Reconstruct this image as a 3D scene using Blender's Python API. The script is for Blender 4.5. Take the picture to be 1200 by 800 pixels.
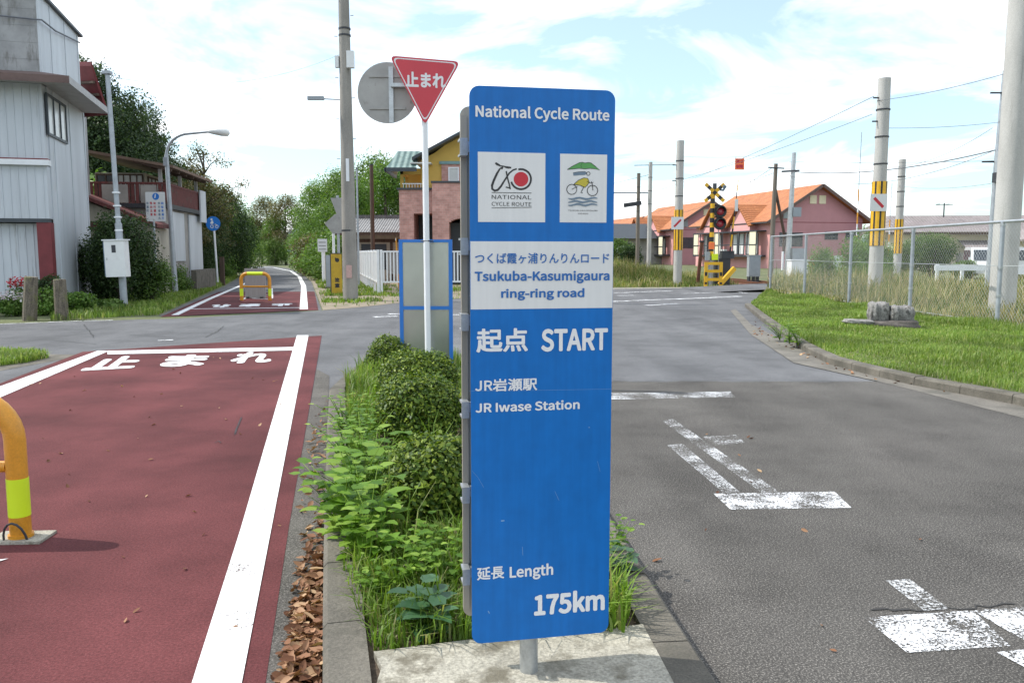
import bpy, math, random
import numpy as np
from mathutils import Vector, Matrix
R = math.radians
for o in list(bpy.data.objects): bpy.data.objects.remove(o)
C = bpy.context.scene.collection
S = bpy.context.scene
rng = np.random.default_rng(7)
random.seed(7)

# ------------------------------------------------------------------ camera, sky, sun, exposure
FOC, HOR = 960.0, 297.0
CAMH = 1.5
PITCH = math.atan((400 - HOR) / FOC)
cam = bpy.data.objects.new('camera', bpy.data.cameras.new('camera'))
C.objects.link(cam)
cam.data.lens = FOC / 1200 * 36
cam.data.sensor_width = 36
cam.data.clip_start = 0.05
cam.data.clip_end = 6000
cam.location = (0, 0, CAMH)
cam.rotation_euler = (math.pi / 2 - PITCH, 0, 0)
S.camera = cam

SKY_OFF = (8.2, 3.3, 0.0)
SUN_AZ, SUN_EL = R(-79), R(50)          # azimuth from +Y, clockwise seen from above
W = bpy.data.worlds.new('World'); S.world = W; W.use_nodes = True
nt = W.node_tree; nt.nodes.clear()
out = nt.nodes.new('ShaderNodeOutputWorld')
bg = nt.nodes.new('ShaderNodeBackground'); bg.inputs['Strength'].default_value = 0.125
sky = nt.nodes.new('ShaderNodeTexSky'); sky.sky_type = 'NISHITA'; sky.sun_disc = False
sky.sun_elevation = SUN_EL; sky.sun_rotation = SUN_AZ
sky.air_density = 1.0; sky.dust_density = 1.2; sky.ozone_density = 1.0
tc = nt.nodes.new('ShaderNodeTexCoord')
sep = nt.nodes.new('ShaderNodeSeparateXYZ'); nt.links.new(tc.outputs['Generated'], sep.inputs[0])
def wm(op, a, b=None):
    n = nt.nodes.new('ShaderNodeMath'); n.operation = op
    for i, v in enumerate((a, b)):
        if v is None: continue
        if isinstance(v, (int, float)): n.inputs[i].default_value = v
        else: nt.links.new(v, n.inputs[i])
    return n.outputs[0]
zz = wm('ADD', wm('MAXIMUM', sep.outputs['Z'], 0.0), 0.16)
cx = nt.nodes.new('ShaderNodeCombineXYZ')
nt.links.new(wm('DIVIDE', sep.outputs['X'], zz), cx.inputs[0])
nt.links.new(wm('DIVIDE', sep.outputs['Y'], zz), cx.inputs[1])
cn = nt.nodes.new('ShaderNodeTexNoise'); cn.inputs['Scale'].default_value = 1.35
cn.inputs['Detail'].default_value = 9; cn.inputs['Roughness'].default_value = 0.56; cn.inputs['Distortion'].default_value = 0.5
mpn = nt.nodes.new('ShaderNodeMapping'); mpn.inputs['Location'].default_value = SKY_OFF; nt.links.new(cx.outputs[0], mpn.inputs[0]); nt.links.new(mpn.outputs[0], cn.inputs['Vector'])
cr = nt.nodes.new('ShaderNodeValToRGB')
cr.color_ramp.elements[0].position = 0.43; cr.color_ramp.elements[0].color = (0.2, 0.2, 0.2, 1)
cr.color_ramp.elements[1].position = 0.64; cr.color_ramp.elements[1].color = (1, 1, 1, 1)
nt.links.new(cn.outputs['Fac'], cr.inputs[0])
mx = nt.nodes.new('ShaderNodeMix'); mx.data_type = 'RGBA'
nt.links.new(cr.outputs[0], mx.inputs[0])
tint = nt.nodes.new('ShaderNodeMix'); tint.data_type = 'RGBA'; tint.blend_type = 'MULTIPLY'; tint.inputs[0].default_value = 1
tint.inputs[7].default_value = (0.95, 1.22, 1.28, 1); nt.links.new(sky.outputs[0], tint.inputs[6]); nt.links.new(tint.outputs[2], mx.inputs[6])
mx.inputs[7].default_value = (10.4, 10.5, 10.7, 1)
nt.links.new(mx.outputs[2], bg.inputs['Color'])
nt.links.new(bg.outputs[0], out.inputs['Surface'])

sl = bpy.data.lights.new('sun', 'SUN'); sl.energy = 3.3; sl.angle = R(0.53); sl.color = (1, 0.95, 0.87)
sun = bpy.data.objects.new('sun', sl); C.objects.link(sun)
sdir = Vector((math.sin(SUN_AZ) * math.cos(SUN_EL), math.cos(SUN_AZ) * math.cos(SUN_EL), math.sin(SUN_EL)))
sun.rotation_euler = sdir.to_track_quat('Z', 'Y').to_euler(); sun.location = sdir * 60
S.view_settings.view_transform = 'Standard'; S.view_settings.look = 'None'
S.view_settings.gamma = 1; S.view_settings.exposure = 0.5

# ------------------------------------------------------------------ placing: photograph pixel -> point in the world
def ray(px, py):
    a, b = (px - 600) / FOC, (400 - py) / FOC
    return Vector((a, math.cos(PITCH) + b * math.sin(PITCH), -math.sin(PITCH) + b * math.cos(PITCH)))
def G(px, py, z=0.0):                   # on the level z
    d = ray(px, py); t = (z - CAMH) / d.z
    return Vector((d.x * t, d.y * t, z))
def P(px, py, Y):                       # at the distance Y
    d = ray(px, py); t = Y / d.y
    return Vector((d.x * t, Y, CAMH + d.z * t))

# ------------------------------------------------------------------ materials
def nodes(name):
    m = bpy.data.materials.new(name); m.use_nodes = True
    n = m.node_tree; b = n.nodes['Principled BSDF']
    return m, n, b
def ramp(n, fac, stops):
    r = n.nodes.new('ShaderNodeValToRGB'); e = r.color_ramp.elements
    while len(e) < len(stops): e.new(0.5)
    for k, (p, c) in enumerate(stops):
        e[k].position = p; e[k].color = (c[0], c[1], c[2], 1)
    n.links.new(fac, r.inputs[0]); return r.outputs[0]
def noise(n, scale, detail=4, rough=0.55, stretch=None, coord='Object'):
    t = n.nodes.new('ShaderNodeTexCoord'); x = n.nodes.new('ShaderNodeTexNoise')
    x.inputs['Scale'].default_value = scale; x.inputs['Detail'].default_value = detail; x.inputs['Roughness'].default_value = rough
    v = t.outputs[coord]
    if stretch:
        mp = n.nodes.new('ShaderNodeMapping'); mp.inputs['Scale'].default_value = stretch
        n.links.new(v, mp.inputs[0]); v = mp.outputs[0]
    n.links.new(v, x.inputs['Vector']); return x.outputs['Fac']
def mixc(n, fac, a, b, mode='MIX'):
    m = n.nodes.new('ShaderNodeMix'); m.data_type = 'RGBA'; m.blend_type = mode
    for i, v in ((0, fac), (6, a), (7, b)):
        if isinstance(v, (int, float)): m.inputs[i].default_value = v
        elif isinstance(v, tuple): m.inputs[i].default_value = (*v[:3], 1)
        else: n.links.new(v, m.inputs[i])
    return m.outputs[2]
def sc(c, k): return tuple(min(1, x * k) for x in c[:3])
def bump(n, b, h, strength=0.3, dist=0.01):
    k = n.nodes.new('ShaderNodeBump'); k.inputs['Strength'].default_value = strength; k.inputs['Distance'].default_value = dist
    n.links.new(h, k.inputs['Height']); n.links.new(k.outputs[0], b.inputs['Normal'])
def mat(name, col, rough=0.6, metal=0.0, var=0.18, scale=4.0, fine=0.0, fscale=60, bmp=0.0, bscale=40, stretch=None, stain=None, spec=0.5, clear=0.0):
    m, n, b = nodes(name)
    c = ramp(n, noise(n, scale, 5, 0.6, stretch), [(0.3, sc(col, 1 - var)), (0.7, sc(col, 1 + var))])
    if fine:
        c = mixc(n, 1.0, c, ramp(n, noise(n, fscale, 2, 0.7), [(0.3, (1 - fine,) * 3), (0.7, (1 + fine,) * 3)]), 'MULTIPLY')
    if stain:
        c = mixc(n, ramp(n, noise(n, stain[1], 6, 0.65, stain[3] if len(stain) > 3 else None), [(stain[2], (0, 0, 0)), (stain[2] + 0.14, (1, 1, 1))]), c, stain[0])
    n.links.new(c, b.inputs['Base Color'])
    b.inputs['Roughness'].default_value = rough; b.inputs['Metallic'].default_value = metal
    b.inputs['Specular IOR Level'].default_value = spec
    if clear: b.inputs['Coat Weight'].default_value = clear; b.inputs['Coat Roughness'].default_value = 0.15
    if bmp: bump(n, b, noise(n, bscale, 4, 0.6), bmp, 0.01)
    return m
def leafmat(name, stops, trans=0.35, rough=0.5, spec=0.35):
    m, n, b = nodes(name)
    g = n.nodes.new('ShaderNodeNewGeometry')
    c = ramp(n, g.outputs['Random Per Island'], stops)
    c = mixc(n, 1.0, c, ramp(n, noise(n, 0.9, 2, 0.5), [(0.35, (0.72,) * 3), (0.65, (1.25,) * 3)]), 'MULTIPLY')
    n.links.new(c, b.inputs['Base Color'])
    b.inputs['Roughness'].default_value = rough; b.inputs['Specular IOR Level'].default_value = spec
    t = n.nodes.new('ShaderNodeBsdfTranslucent'); n.links.new(mixc(n, 1.0, c, (1.25, 1.3, 0.6), 'MULTIPLY'), t.inputs['Color'])
    s = n.nodes.new('ShaderNodeMixShader'); s.inputs[0].default_value = trans
    o = n.nodes['Material Output']
    n.links.new(b.outputs[0], s.inputs[1]); n.links.new(t.outputs[0], s.inputs[2]); n.links.new(s.outputs[0], o.inputs['Surface'])
    return m
def asphalt(name, dark, light, speck, sscale, big=0.35, b=0.5, thresh=(0.52, 0.66)):
    m, n, bs = nodes(name)
    base = ramp(n, noise(n, big, 6, 0.6), [(0.32, dark), (0.68, light)])
    base = mixc(n, 1.0, base, ramp(n, noise(n, sscale * 0.55, 3, 0.75), [(0.3, (0.62,) * 3), (0.7, (1.35,) * 3)]), 'MULTIPLY')
    f1 = noise(n, sscale, 2, 0.8)
    base = mixc(n, ramp(n, f1, [(thresh[0], (0, 0, 0)), (thresh[1], (0.85,) * 3)]), base, speck)
    # faint wheel polish and dirt running along the way
    base = mixc(n, 1.0, base, ramp(n, noise(n, 0.8, 3, 0.5, (1.6, 0.22, 1)), [(0.35, (0.86,) * 3), (0.65, (1.12,) * 3)]), 'MULTIPLY')
    base = mixc(n, 1.0, base, ramp(n, noise(n, 1.4, 9, 0.68), [(0.40, (0.89,) * 3), (0.5, (1.0,) * 3), (0.68, (1.08,) * 3)]), 'MULTIPLY')
    n.links.new(base, bs.inputs['Base Color']); bs.inputs['Roughness'].default_value = 0.82; bs.inputs['Specular IOR Level'].default_value = 0.15
    bump(n, bs, f1, b, 0.006); return m
def paint(name, col, wear, scale=38, rough=0.6, big=2.5):
    m, n, b = nodes(name)
    c = ramp(n, noise(n, 6, 5, 0.6), [(0.3, sc(col, 0.86)), (0.7, sc(col, 1.04))])
    n.links.new(c, b.inputs['Base Color']); b.inputs['Roughness'].default_value = rough
    f = noise(n, scale, 5, 0.75); g = noise(n, big, 3, 0.6)
    a = n.nodes.new('ShaderNodeMath'); a.operation = 'MULTIPLY_ADD'; n.links.new(g, a.inputs[0]); a.inputs[1].default_value = 0.5
    h = n.nodes.new('ShaderNodeMath'); h.operation = 'SUBTRACT'; n.links.new(f, h.inputs[0]); h.inputs[1].default_value = 0.25
    n.links.new(h.outputs[0], a.inputs[2])
    al = ramp(n, a.outputs[0], [(wear - 0.03, (0, 0, 0)), (wear + 0.03, (1, 1, 1))])
    n.links.new(al, b.inputs['Alpha']); return m

M = {}
M['asphalt_far'] = asphalt('smooth grey asphalt', (0.088, 0.09, 0.096), (0.132, 0.134, 0.14), (0.24, 0.24, 0.24), 170, b=0.25)
M['asphalt_old'] = asphalt('coarse old asphalt', (0.048, 0.045, 0.042), (0.09, 0.085, 0.079), (0.32, 0.30, 0.27), 125, b=0.8)
M['asphalt_gutter'] = asphalt('stained gutter asphalt', (0.05, 0.047, 0.042), (0.12, 0.112, 0.1), (0.24, 0.22, 0.2), 120, big=1.3)
M['red_lane'] = asphalt('red resin surfacing', (0.078, 0.022, 0.0235), (0.138, 0.041, 0.043), (0.2, 0.092, 0.09), 150, big=0.8, b=0.35, thresh=(0.58, 0.76))
M['white_line'] = paint('white road paint', (0.76, 0.765, 0.76), 0.37, 70)
M['worn_line'] = paint('worn white road paint', (0.82, 0.83, 0.85), 0.50, 95, big=3.5)
M['faint_line'] = paint('faded white road paint', (0.62, 0.63, 0.64), 0.545, 95, big=3.0)
M['crack'] = mat('tarred crack', (0.035, 0.034, 0.033), 0.9, var=0.3)
M['scuff'] = paint('rubber scuff', (0.02, 0.012, 0.012), 0.45, 80)
M['scratch'] = mat('pale scratch', (0.16, 0.3, 0.5), 0.5)
M['kerb'] = mat('weathered kerb concrete', (0.125, 0.113, 0.092), 0.9, var=0.35, scale=3, fine=0.3, fscale=110, bmp=0.5, bscale=70, stain=((0.075, 0.07, 0.055), 4.5, 0.52))
M['slab'] = mat('rough pale concrete slab', (0.34, 0.32, 0.265), 0.92, var=0.25, scale=5, fine=0.32, fscale=85, bmp=0.7, bscale=45, stain=((0.15, 0.135, 0.1), 7, 0.5))
M['concrete'] = mat('pole concrete', (0.43, 0.42, 0.4), 0.85, var=0.14, scale=2.5, fine=0.12, fscale=50, stretch=(1, 1, 0.3), stain=((0.22, 0.21, 0.19), 2.5, 0.62, (4, 4, 0.3)))
M['concrete_dark'] = mat('aged grey concrete', (0.27, 0.255, 0.23), 0.88, var=0.2, scale=2.5, fine=0.15, fscale=50, stretch=(1, 1, 0.3), stain=((0.12, 0.11, 0.1), 2.5, 0.6, (4, 4, 0.3)))
M['soil'] = mat('dark soil', (0.085, 0.062, 0.042), 0.95, var=0.4, scale=9, fine=0.4, fscale=70, bmp=0.8)
M['verge'] = mat('rough grassy ground', (0.10, 0.115, 0.045), 0.95, var=0.4, scale=1.2, fine=0.4, fscale=30, bmp=0.6, stain=((0.2, 0.165, 0.1), 0.7, 0.55))
M['dirt'] = mat('dry earth', (0.24, 0.2, 0.145), 0.95, var=0.25, scale=2, fine=0.3, fscale=50, bmp=0.5, stain=((0.09, 0.11, 0.04), 1.5, 0.54))
M['gutter'] = mat('worn gutter concrete', (0.15, 0.138, 0.118), 0.92, var=0.25, scale=2.5, fine=0.3, fscale=60, bmp=0.4, stain=((0.1, 0.095, 0.08), 2.2, 0.52))
M['ballast'] = mat('brown ballast stone', (0.2, 0.155, 0.12), 0.95, var=0.3, scale=8, fine=0.5, fscale=25, bmp=1)
M['hill'] = mat('wooded hillside ground', (0.035, 0.055, 0.02), 0.95, var=0.4, scale=0.8, fine=0.4, fscale=9)
M['far_hill'] = mat('hazy wooded ridge', (0.13, 0.19, 0.2), 1.0, var=0.15, scale=0.02)  # distance haze mixed into the flat blue-green
M['sign_blue'] = mat('blue reflective sheeting', (0.002, 0.132, 0.445), 0.4, var=0.07, scale=3, fine=0.06, fscale=12, stretch=(14, 14, 1), clear=0.06, spec=0.3)
M['sign_white'] = mat('white reflective sheeting', (0.66, 0.66, 0.66), 0.38, var=0.04, scale=3, clear=0.25, stretch=(14, 14, 1))
M['letter_white'] = mat('white sign lettering', (0.72, 0.72, 0.73), 0.4, var=0.02)
M['letter_blue'] = mat('blue sign lettering', (0.01, 0.12, 0.4), 0.4, var=0.03)
M['ink_black'] = mat('black print', (0.02, 0.02, 0.022), 0.45, var=0.1)
M['ink_red'] = mat('red print', (0.5, 0.015, 0.03), 0.4, var=0.05)
M['ink_green'] = mat('green print', (0.09, 0.32, 0.08), 0.45, var=0.1)
M['ink_yellow'] = mat('yellow print', (0.5, 0.42, 0.04), 0.45, var=0.08)
M['ink_grey'] = mat('blue grey print', (0.14, 0.2, 0.27), 0.45, var=0.1)
M['sign_red'] = mat('red traffic sign sheeting', (0.52, 0.018, 0.035), 0.35, var=0.06, scale=3, clear=0.3)
M['sign_back'] = mat('grey sign back', (0.33, 0.325, 0.31), 0.5, 0.25, var=0.12, scale=6, stain=((0.2, 0.19, 0.17), 9, 0.6))
M['steel'] = mat('galvanised steel', (0.46, 0.48, 0.49), 0.42, 0.75, var=0.14, scale=9, fine=0.1, fscale=80)
M['steel_dull'] = mat('dull galvanised pipe', (0.36, 0.39, 0.42), 0.5, 0.4, var=0.15, scale=5)
M['steel_olive'] = mat('brushed stainless back plate', (0.36, 0.33, 0.27), 0.5, 0.3, var=0.15, scale=2, stretch=(6, 6, 0.6))
M['white_metal'] = mat('white enamel', (0.74, 0.76, 0.78), 0.4, var=0.05, scale=5)
M['panel_blue'] = mat('blue painted frame', (0.02, 0.17, 0.56), 0.42, var=0.08, scale=9)
M['polycarb'] = mat('dull backing sheet', (0.44, 0.46, 0.43), 0.24, 0.7, var=0.2, scale=1.2, stretch=(1, 1, 0.8))
M['orange'] = mat('orange yellow enamel', (0.60, 0.26, 0.016), 0.45, var=0.14, scale=5, fine=0.1, fscale=90, clear=0.12, stain=((0.3, 0.12, 0.02), 16, 0.66), bmp=0.08, bscale=30)
M['lime'] = mat('lime reflective tape', (0.62, 0.80, 0.02), 0.4, var=0.05)
M['yellow'] = mat('yellow paint', (0.72, 0.4, 0.015), 0.45, var=0.1, scale=6, stain=((0.35, 0.2, 0.05), 9, 0.66))
M['board_yellow'] = mat('dull yellow board', (0.47, 0.31, 0.02), 0.55, var=0.15, scale=5)
M['black'] = mat('black paint', (0.018, 0.018, 0.02), 0.5, var=0.2)
M['dark_steel'] = mat('dark metal', (0.045, 0.048, 0.055), 0.5, 0.3, var=0.2)
M['siding'] = mat('pale grey metal siding', (0.53, 0.565, 0.60), 0.55, 0.15, var=0.1, scale=0.8, stretch=(2, 2, 0.3), stain=((0.27, 0.27, 0.27), 1.6, 0.6, (3, 3, 0.25)))
M['siding_dirty'] = mat('stained grey metal siding', (0.31, 0.312, 0.315), 0.65, 0.1, var=0.25, scale=1.6, stain=((0.17, 0.165, 0.155), 2.2, 0.52, (2, 2, 0.5)))
M['shed_red'] = mat('faded maroon paint', (0.17, 0.028, 0.033), 0.6, var=0.2, scale=3)
M['old_red'] = mat('weathered maroon timber', (0.125, 0.036, 0.033), 0.8, var=0.4, scale=4, stretch=(3, 3, 1), stain=((0.09, 0.07, 0.055), 5, 0.54))
M['soffit'] = mat('pale soffit board', (0.42, 0.42, 0.42), 0.7, var=0.12)
M['brown_fascia'] = mat('brown fascia paint', (0.12, 0.075, 0.065), 0.6, var=0.2)
M['glass'] = mat('window glass', (0.045, 0.055, 0.065), 0.07, 0.0, var=0.2, scale=1.5, spec=0.8)
M['glass_pale'] = mat('pale obscured glass', (0.55, 0.56, 0.54), 0.2, var=0.1, scale=1.5)
M['wood_old'] = mat('weathered timber', (0.135, 0.115, 0.088), 0.92, var=0.45, scale=5, fine=0.35, fscale=40, stretch=(6, 6, 0.8), bmp=0.8, bscale=25, stain=((0.13, 0.14, 0.045), 5, 0.52))
M['wood_dark'] = mat('dark brown timber', (0.085, 0.055, 0.04), 0.8, var=0.3, scale=3, stretch=(5, 5, 0.5))
M['wood_pole'] = mat('grey brown timber pole', (0.16, 0.14, 0.115), 0.85, var=0.25, scale=2, stretch=(8, 8, 0.3))
M['rust_roof'] = mat('rusty corrugated roof', (0.17, 0.115, 0.085), 0.8, 0.1, var=0.3, scale=1.5)
M['plaster'] = mat('aged cream plaster', (0.42, 0.39, 0.32), 0.85, var=0.18, scale=1.2, stain=((0.25, 0.22, 0.18), 1.5, 0.6, (2, 2, 0.3)))
M['grey_plaster'] = mat('stained grey plaster', (0.27, 0.26, 0.24), 0.85, var=0.25, scale=1.5)
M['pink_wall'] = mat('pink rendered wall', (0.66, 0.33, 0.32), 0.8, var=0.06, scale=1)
M['pink_wall_shaded'] = mat('shaded pink rendered wall', (0.46, 0.23, 0.25), 0.8, var=0.06, scale=1)  # same pink render, shade of the gable side put into its colour
M['cream_paint'] = mat('cream paint', (0.72, 0.65, 0.47), 0.6, var=0.06)
M['curtain'] = mat('white net curtain', (0.66, 0.66, 0.64), 0.9, var=0.15, scale=3, stretch=(6, 6, 0.3))
M['yellow_wall'] = mat('ochre yellow render', (0.64, 0.42, 0.10), 0.8, var=0.07, scale=1.5)
M['white_soffit'] = mat('white soffit', (0.62, 0.61, 0.58), 0.7, var=0.08)
M['dark_trim'] = mat('dark blue grey trim', (0.045, 0.055, 0.065), 0.5, var=0.15)
M['green_trim'] = mat('blue green trim', (0.17, 0.29, 0.29), 0.55, var=0.12)
M['stone'] = mat('grey carved stone', (0.235, 0.225, 0.215), 0.92, var=0.4, scale=9, fine=0.35, fscale=40, bmp=1.0, bscale=30, stain=((0.09, 0.085, 0.08), 14, 0.5))
M['stone_dark'] = mat('dark base stone', (0.12, 0.105, 0.095), 0.92, var=0.4, scale=8, fine=0.3, bmp=0.9, bscale=25)
M['box_grey'] = mat('blue grey cabinet paint', (0.30, 0.335, 0.36), 0.5, var=0.1)
M['white_box'] = mat('white cabinet paint', (0.72, 0.73, 0.72), 0.45, var=0.05, stain=((0.5, 0.49, 0.45), 5, 0.66))
M['rust'] = mat('rusty rail steel', (0.17, 0.075, 0.045), 0.7, 0.3, var=0.3, scale=8)
M['wire'] = mat('cable sheath', (0.13, 0.14, 0.16), 0.6, var=0.1)
M['fence_wire'] = mat('galvanised fence wire', (0.5, 0.53, 0.53), 0.5, 0.35, var=0.1)
M['lamp_red'] = mat('dark red lamp lens', (0.30, 0.012, 0.03), 0.2, var=0.25, scale=20, clear=0.5)
M['orange_board'] = mat('orange red warning board', (0.9, 0.2, 0.06), 0.6, var=0.06)
M['tyre'] = mat('tyre rubber', (0.02, 0.02, 0.02), 0.8, var=0.2)
M['car_white'] = mat('white car paint', (0.74, 0.75, 0.76), 0.25, var=0.03, clear=0.6)
M['pinkish'] = mat('pink notice paper', (0.5, 0.33, 0.3), 0.7, var=0.12, scale=18)
M['grey_board'] = mat('weathered grey board', (0.33, 0.30, 0.285), 0.85, var=0.12, scale=4, stretch=(8, 8, 0.5))
M['bark'] = mat('tree bark', (0.085, 0.07, 0.052), 0.95, var=0.35, scale=6, stretch=(3, 3, 0.6), bmp=0.6)
def bricks(name, c1, c2, mortar, scale, bw=0.5, rh=0.25, off=0.5, ms=0.012):
    m, n, b = nodes(name)
    t = n.nodes.new('ShaderNodeTexCoord'); k = n.nodes.new('ShaderNodeTexBrick')
    s = n.nodes.new('ShaderNodeSeparateXYZ'); n.links.new(t.outputs['Object'], s.inputs[0])
    q = n.nodes.new('ShaderNodeCombineXYZ')
    a = n.nodes.new('ShaderNodeMath'); a.operation = 'ADD'; n.links.new(s.outputs[0], a.inputs[0]); n.links.new(s.outputs[1], a.inputs[1])
    n.links.new(a.outputs[0], q.inputs[0]); n.links.new(s.outputs[2], q.inputs[1])
    n.links.new(q.outputs[0], k.inputs['Vector'])
    k.inputs['Scale'].default_value = scale; k.inputs['Brick Width'].default_value = bw; k.inputs['Row Height'].default_value = rh
    k.inputs['Mortar Size'].default_value = ms; k.offset = off
    k.inputs['Color1'].default_value = (*c1, 1); k.inputs['Color2'].default_value = (*c2, 1); k.inputs['Mortar'].default_value = (*mortar, 1)
    c = mixc(n, 1.0, k.outputs['Color'], ramp(n, noise(n, 3, 4, 0.6), [(0.3, (0.8,) * 3), (0.7, (1.2,) * 3)]), 'MULTIPLY')
    n.links.new(c, b.inputs['Base Color']); b.inputs['Roughness'].default_value = 0.85
    bump(n, b, k.outputs['Fac'], -0.4, 0.01); return m
M['pink_brick'] = bricks('pink brown brick', (0.56, 0.31, 0.265), (0.45, 0.235, 0.2), (0.5, 0.37, 0.33), 2.2)
def tiles(name, c1, c2, sx, sy, axis=0):
    m, n, b = nodes(name)
    t = n.nodes.new('ShaderNodeTexCoord')
    w = n.nodes.new('ShaderNodeTexWave'); w.bands_direction = 'XYZ'[axis]; w.inputs['Scale'].default_value = sx
    w2 = n.nodes.new('ShaderNodeTexWave'); w2.wave_profile = 'SAW'; w2.bands_direction = 'Z'; w2.inputs['Scale'].default_value = sy
    n.links.new(t.outputs['Object'], w.inputs[0]); n.links.new(t.outputs['Object'], w2.inputs[0])
    c = ramp(n, noise(n, 0.9, 6, 0.7), [(0.3, c1), (0.7, c2)])
    c = mixc(n, 1.0, c, ramp(n, noise(n, 5, 2, 0.7), [(0.3, (0.8,) * 3), (0.7, (1.2,) * 3)]), 'MULTIPLY')
    n.links.new(c, b.inputs['Base Color']); b.inputs['Roughness'].default_value = 0.65
    ad = n.nodes.new('ShaderNodeMath'); ad.operation = 'ADD'; n.links.new(w.outputs['Fac'], ad.inputs[0]); n.links.new(w2.outputs['Fac'], ad.inputs[1])
    bump(n, b, ad.outputs[0], 0.8, 0.06); return m
M['orange_tile'] = tiles('orange clay tile', (0.33, 0.105, 0.032), (0.47, 0.175, 0.06), 1.3, 1.6, 1)
M['grey_tile'] = tiles('grey clay tile', (0.15, 0.15, 0.155), (0.25, 0.25, 0.25), 2.2, 2.4, 0)
M['green_tile'] = tiles('green slate tile', (0.11, 0.18, 0.165), (0.17, 0.25, 0.235), 1.1, 1.8, 0)
M['brown_tile'] = tiles('grey brown tile', (0.2, 0.17, 0.165), (0.29, 0.25, 0.245), 1.1, 1.8, 0)
# foliage
M['ever'] = leafmat('dark evergreen needles', [(0, (0.02, 0.042, 0.018)), (0.55, (0.042, 0.08, 0.028)), (1, (0.09, 0.135, 0.045))], 0.3)
M['hedge'] = leafmat('dark broadleaf', [(0, (0.02, 0.045, 0.014)), (0.6, (0.04, 0.08, 0.022)), (1, (0.085, 0.135, 0.04))], 0.3)
M['mid'] = leafmat('mid green leaves', [(0, (0.045, 0.10, 0.018)), (0.5, (0.095, 0.18, 0.032)), (1, (0.18, 0.26, 0.065))], 0.35)
M['bright'] = leafmat('fresh green leaves', [(0, (0.065, 0.14, 0.022)), (0.5, (0.12, 0.23, 0.038)), (1, (0.2, 0.3, 0.08))], 0.4)
M['olive'] = leafmat('olive brown leaves', [(0, (0.06, 0.075, 0.025)), (0.5, (0.12, 0.125, 0.045)), (1, (0.24, 0.18, 0.1))], 0.35)
M['azalea'] = leafmat('clipped azalea leaves', [(0, (0.022, 0.05, 0.008)), (0.45, (0.075, 0.14, 0.016)), (1, (0.27, 0.34, 0.05))], 0.25, 0.5, 0.3)
M['weed'] = leafmat('soft weed leaves', [(0, (0.08, 0.18, 0.012)), (0.5, (0.165, 0.31, 0.026)), (1, (0.32, 0.46, 0.075))], 0.42, 0.5, 0.35)
M['weed_blue'] = leafmat('blue green weed leaves', [(0, (0.04, 0.11, 0.045)), (1, (0.09, 0.19, 0.08))], 0.3, 0.4, 0.5)
M['blade'] = leafmat('fresh grass blades', [(0, (0.085, 0.15, 0.024)), (0.45, (0.165, 0.26, 0.046)), (0.85, (0.26, 0.34, 0.09)), (1, (0.36, 0.35, 0.17))], 0.4, 0.5, 0.35)
M['island_blade'] = leafmat('mixed grass blades', [(0, (0.075, 0.15, 0.014)), (0.6, (0.17, 0.28, 0.034)), (0.85, (0.2, 0.27, 0.07)), (1, (0.33, 0.29, 0.14))], 0.4, 0.5, 0.35)
M['dry'] = leafmat('dry tall weeds', [(0, (0.09, 0.15, 0.035)), (0.4, (0.19, 0.22, 0.07)), (0.65, (0.36, 0.31, 0.16)), (1, (0.52, 0.44, 0.27))], 0.35, 0.7, 0.2)
M['litter'] = leafmat('fallen brown leaves', [(0, (0.10, 0.04, 0.02)), (0.4, (0.22, 0.105, 0.055)), (0.75, (0.34, 0.19, 0.11)), (1, (0.48, 0.33, 0.19))], 0.1, 0.7, 0.25)
M['petal_red'] = leafmat('red petals', [(0, (0.35, 0.02, 0.03)), (1, (0.6, 0.05, 0.07))], 0.2)
M['petal_white'] = leafmat('pale petals', [(0, (0.5, 0.4, 0.5)), (1, (0.8, 0.75, 0.78))], 0.2)

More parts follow.
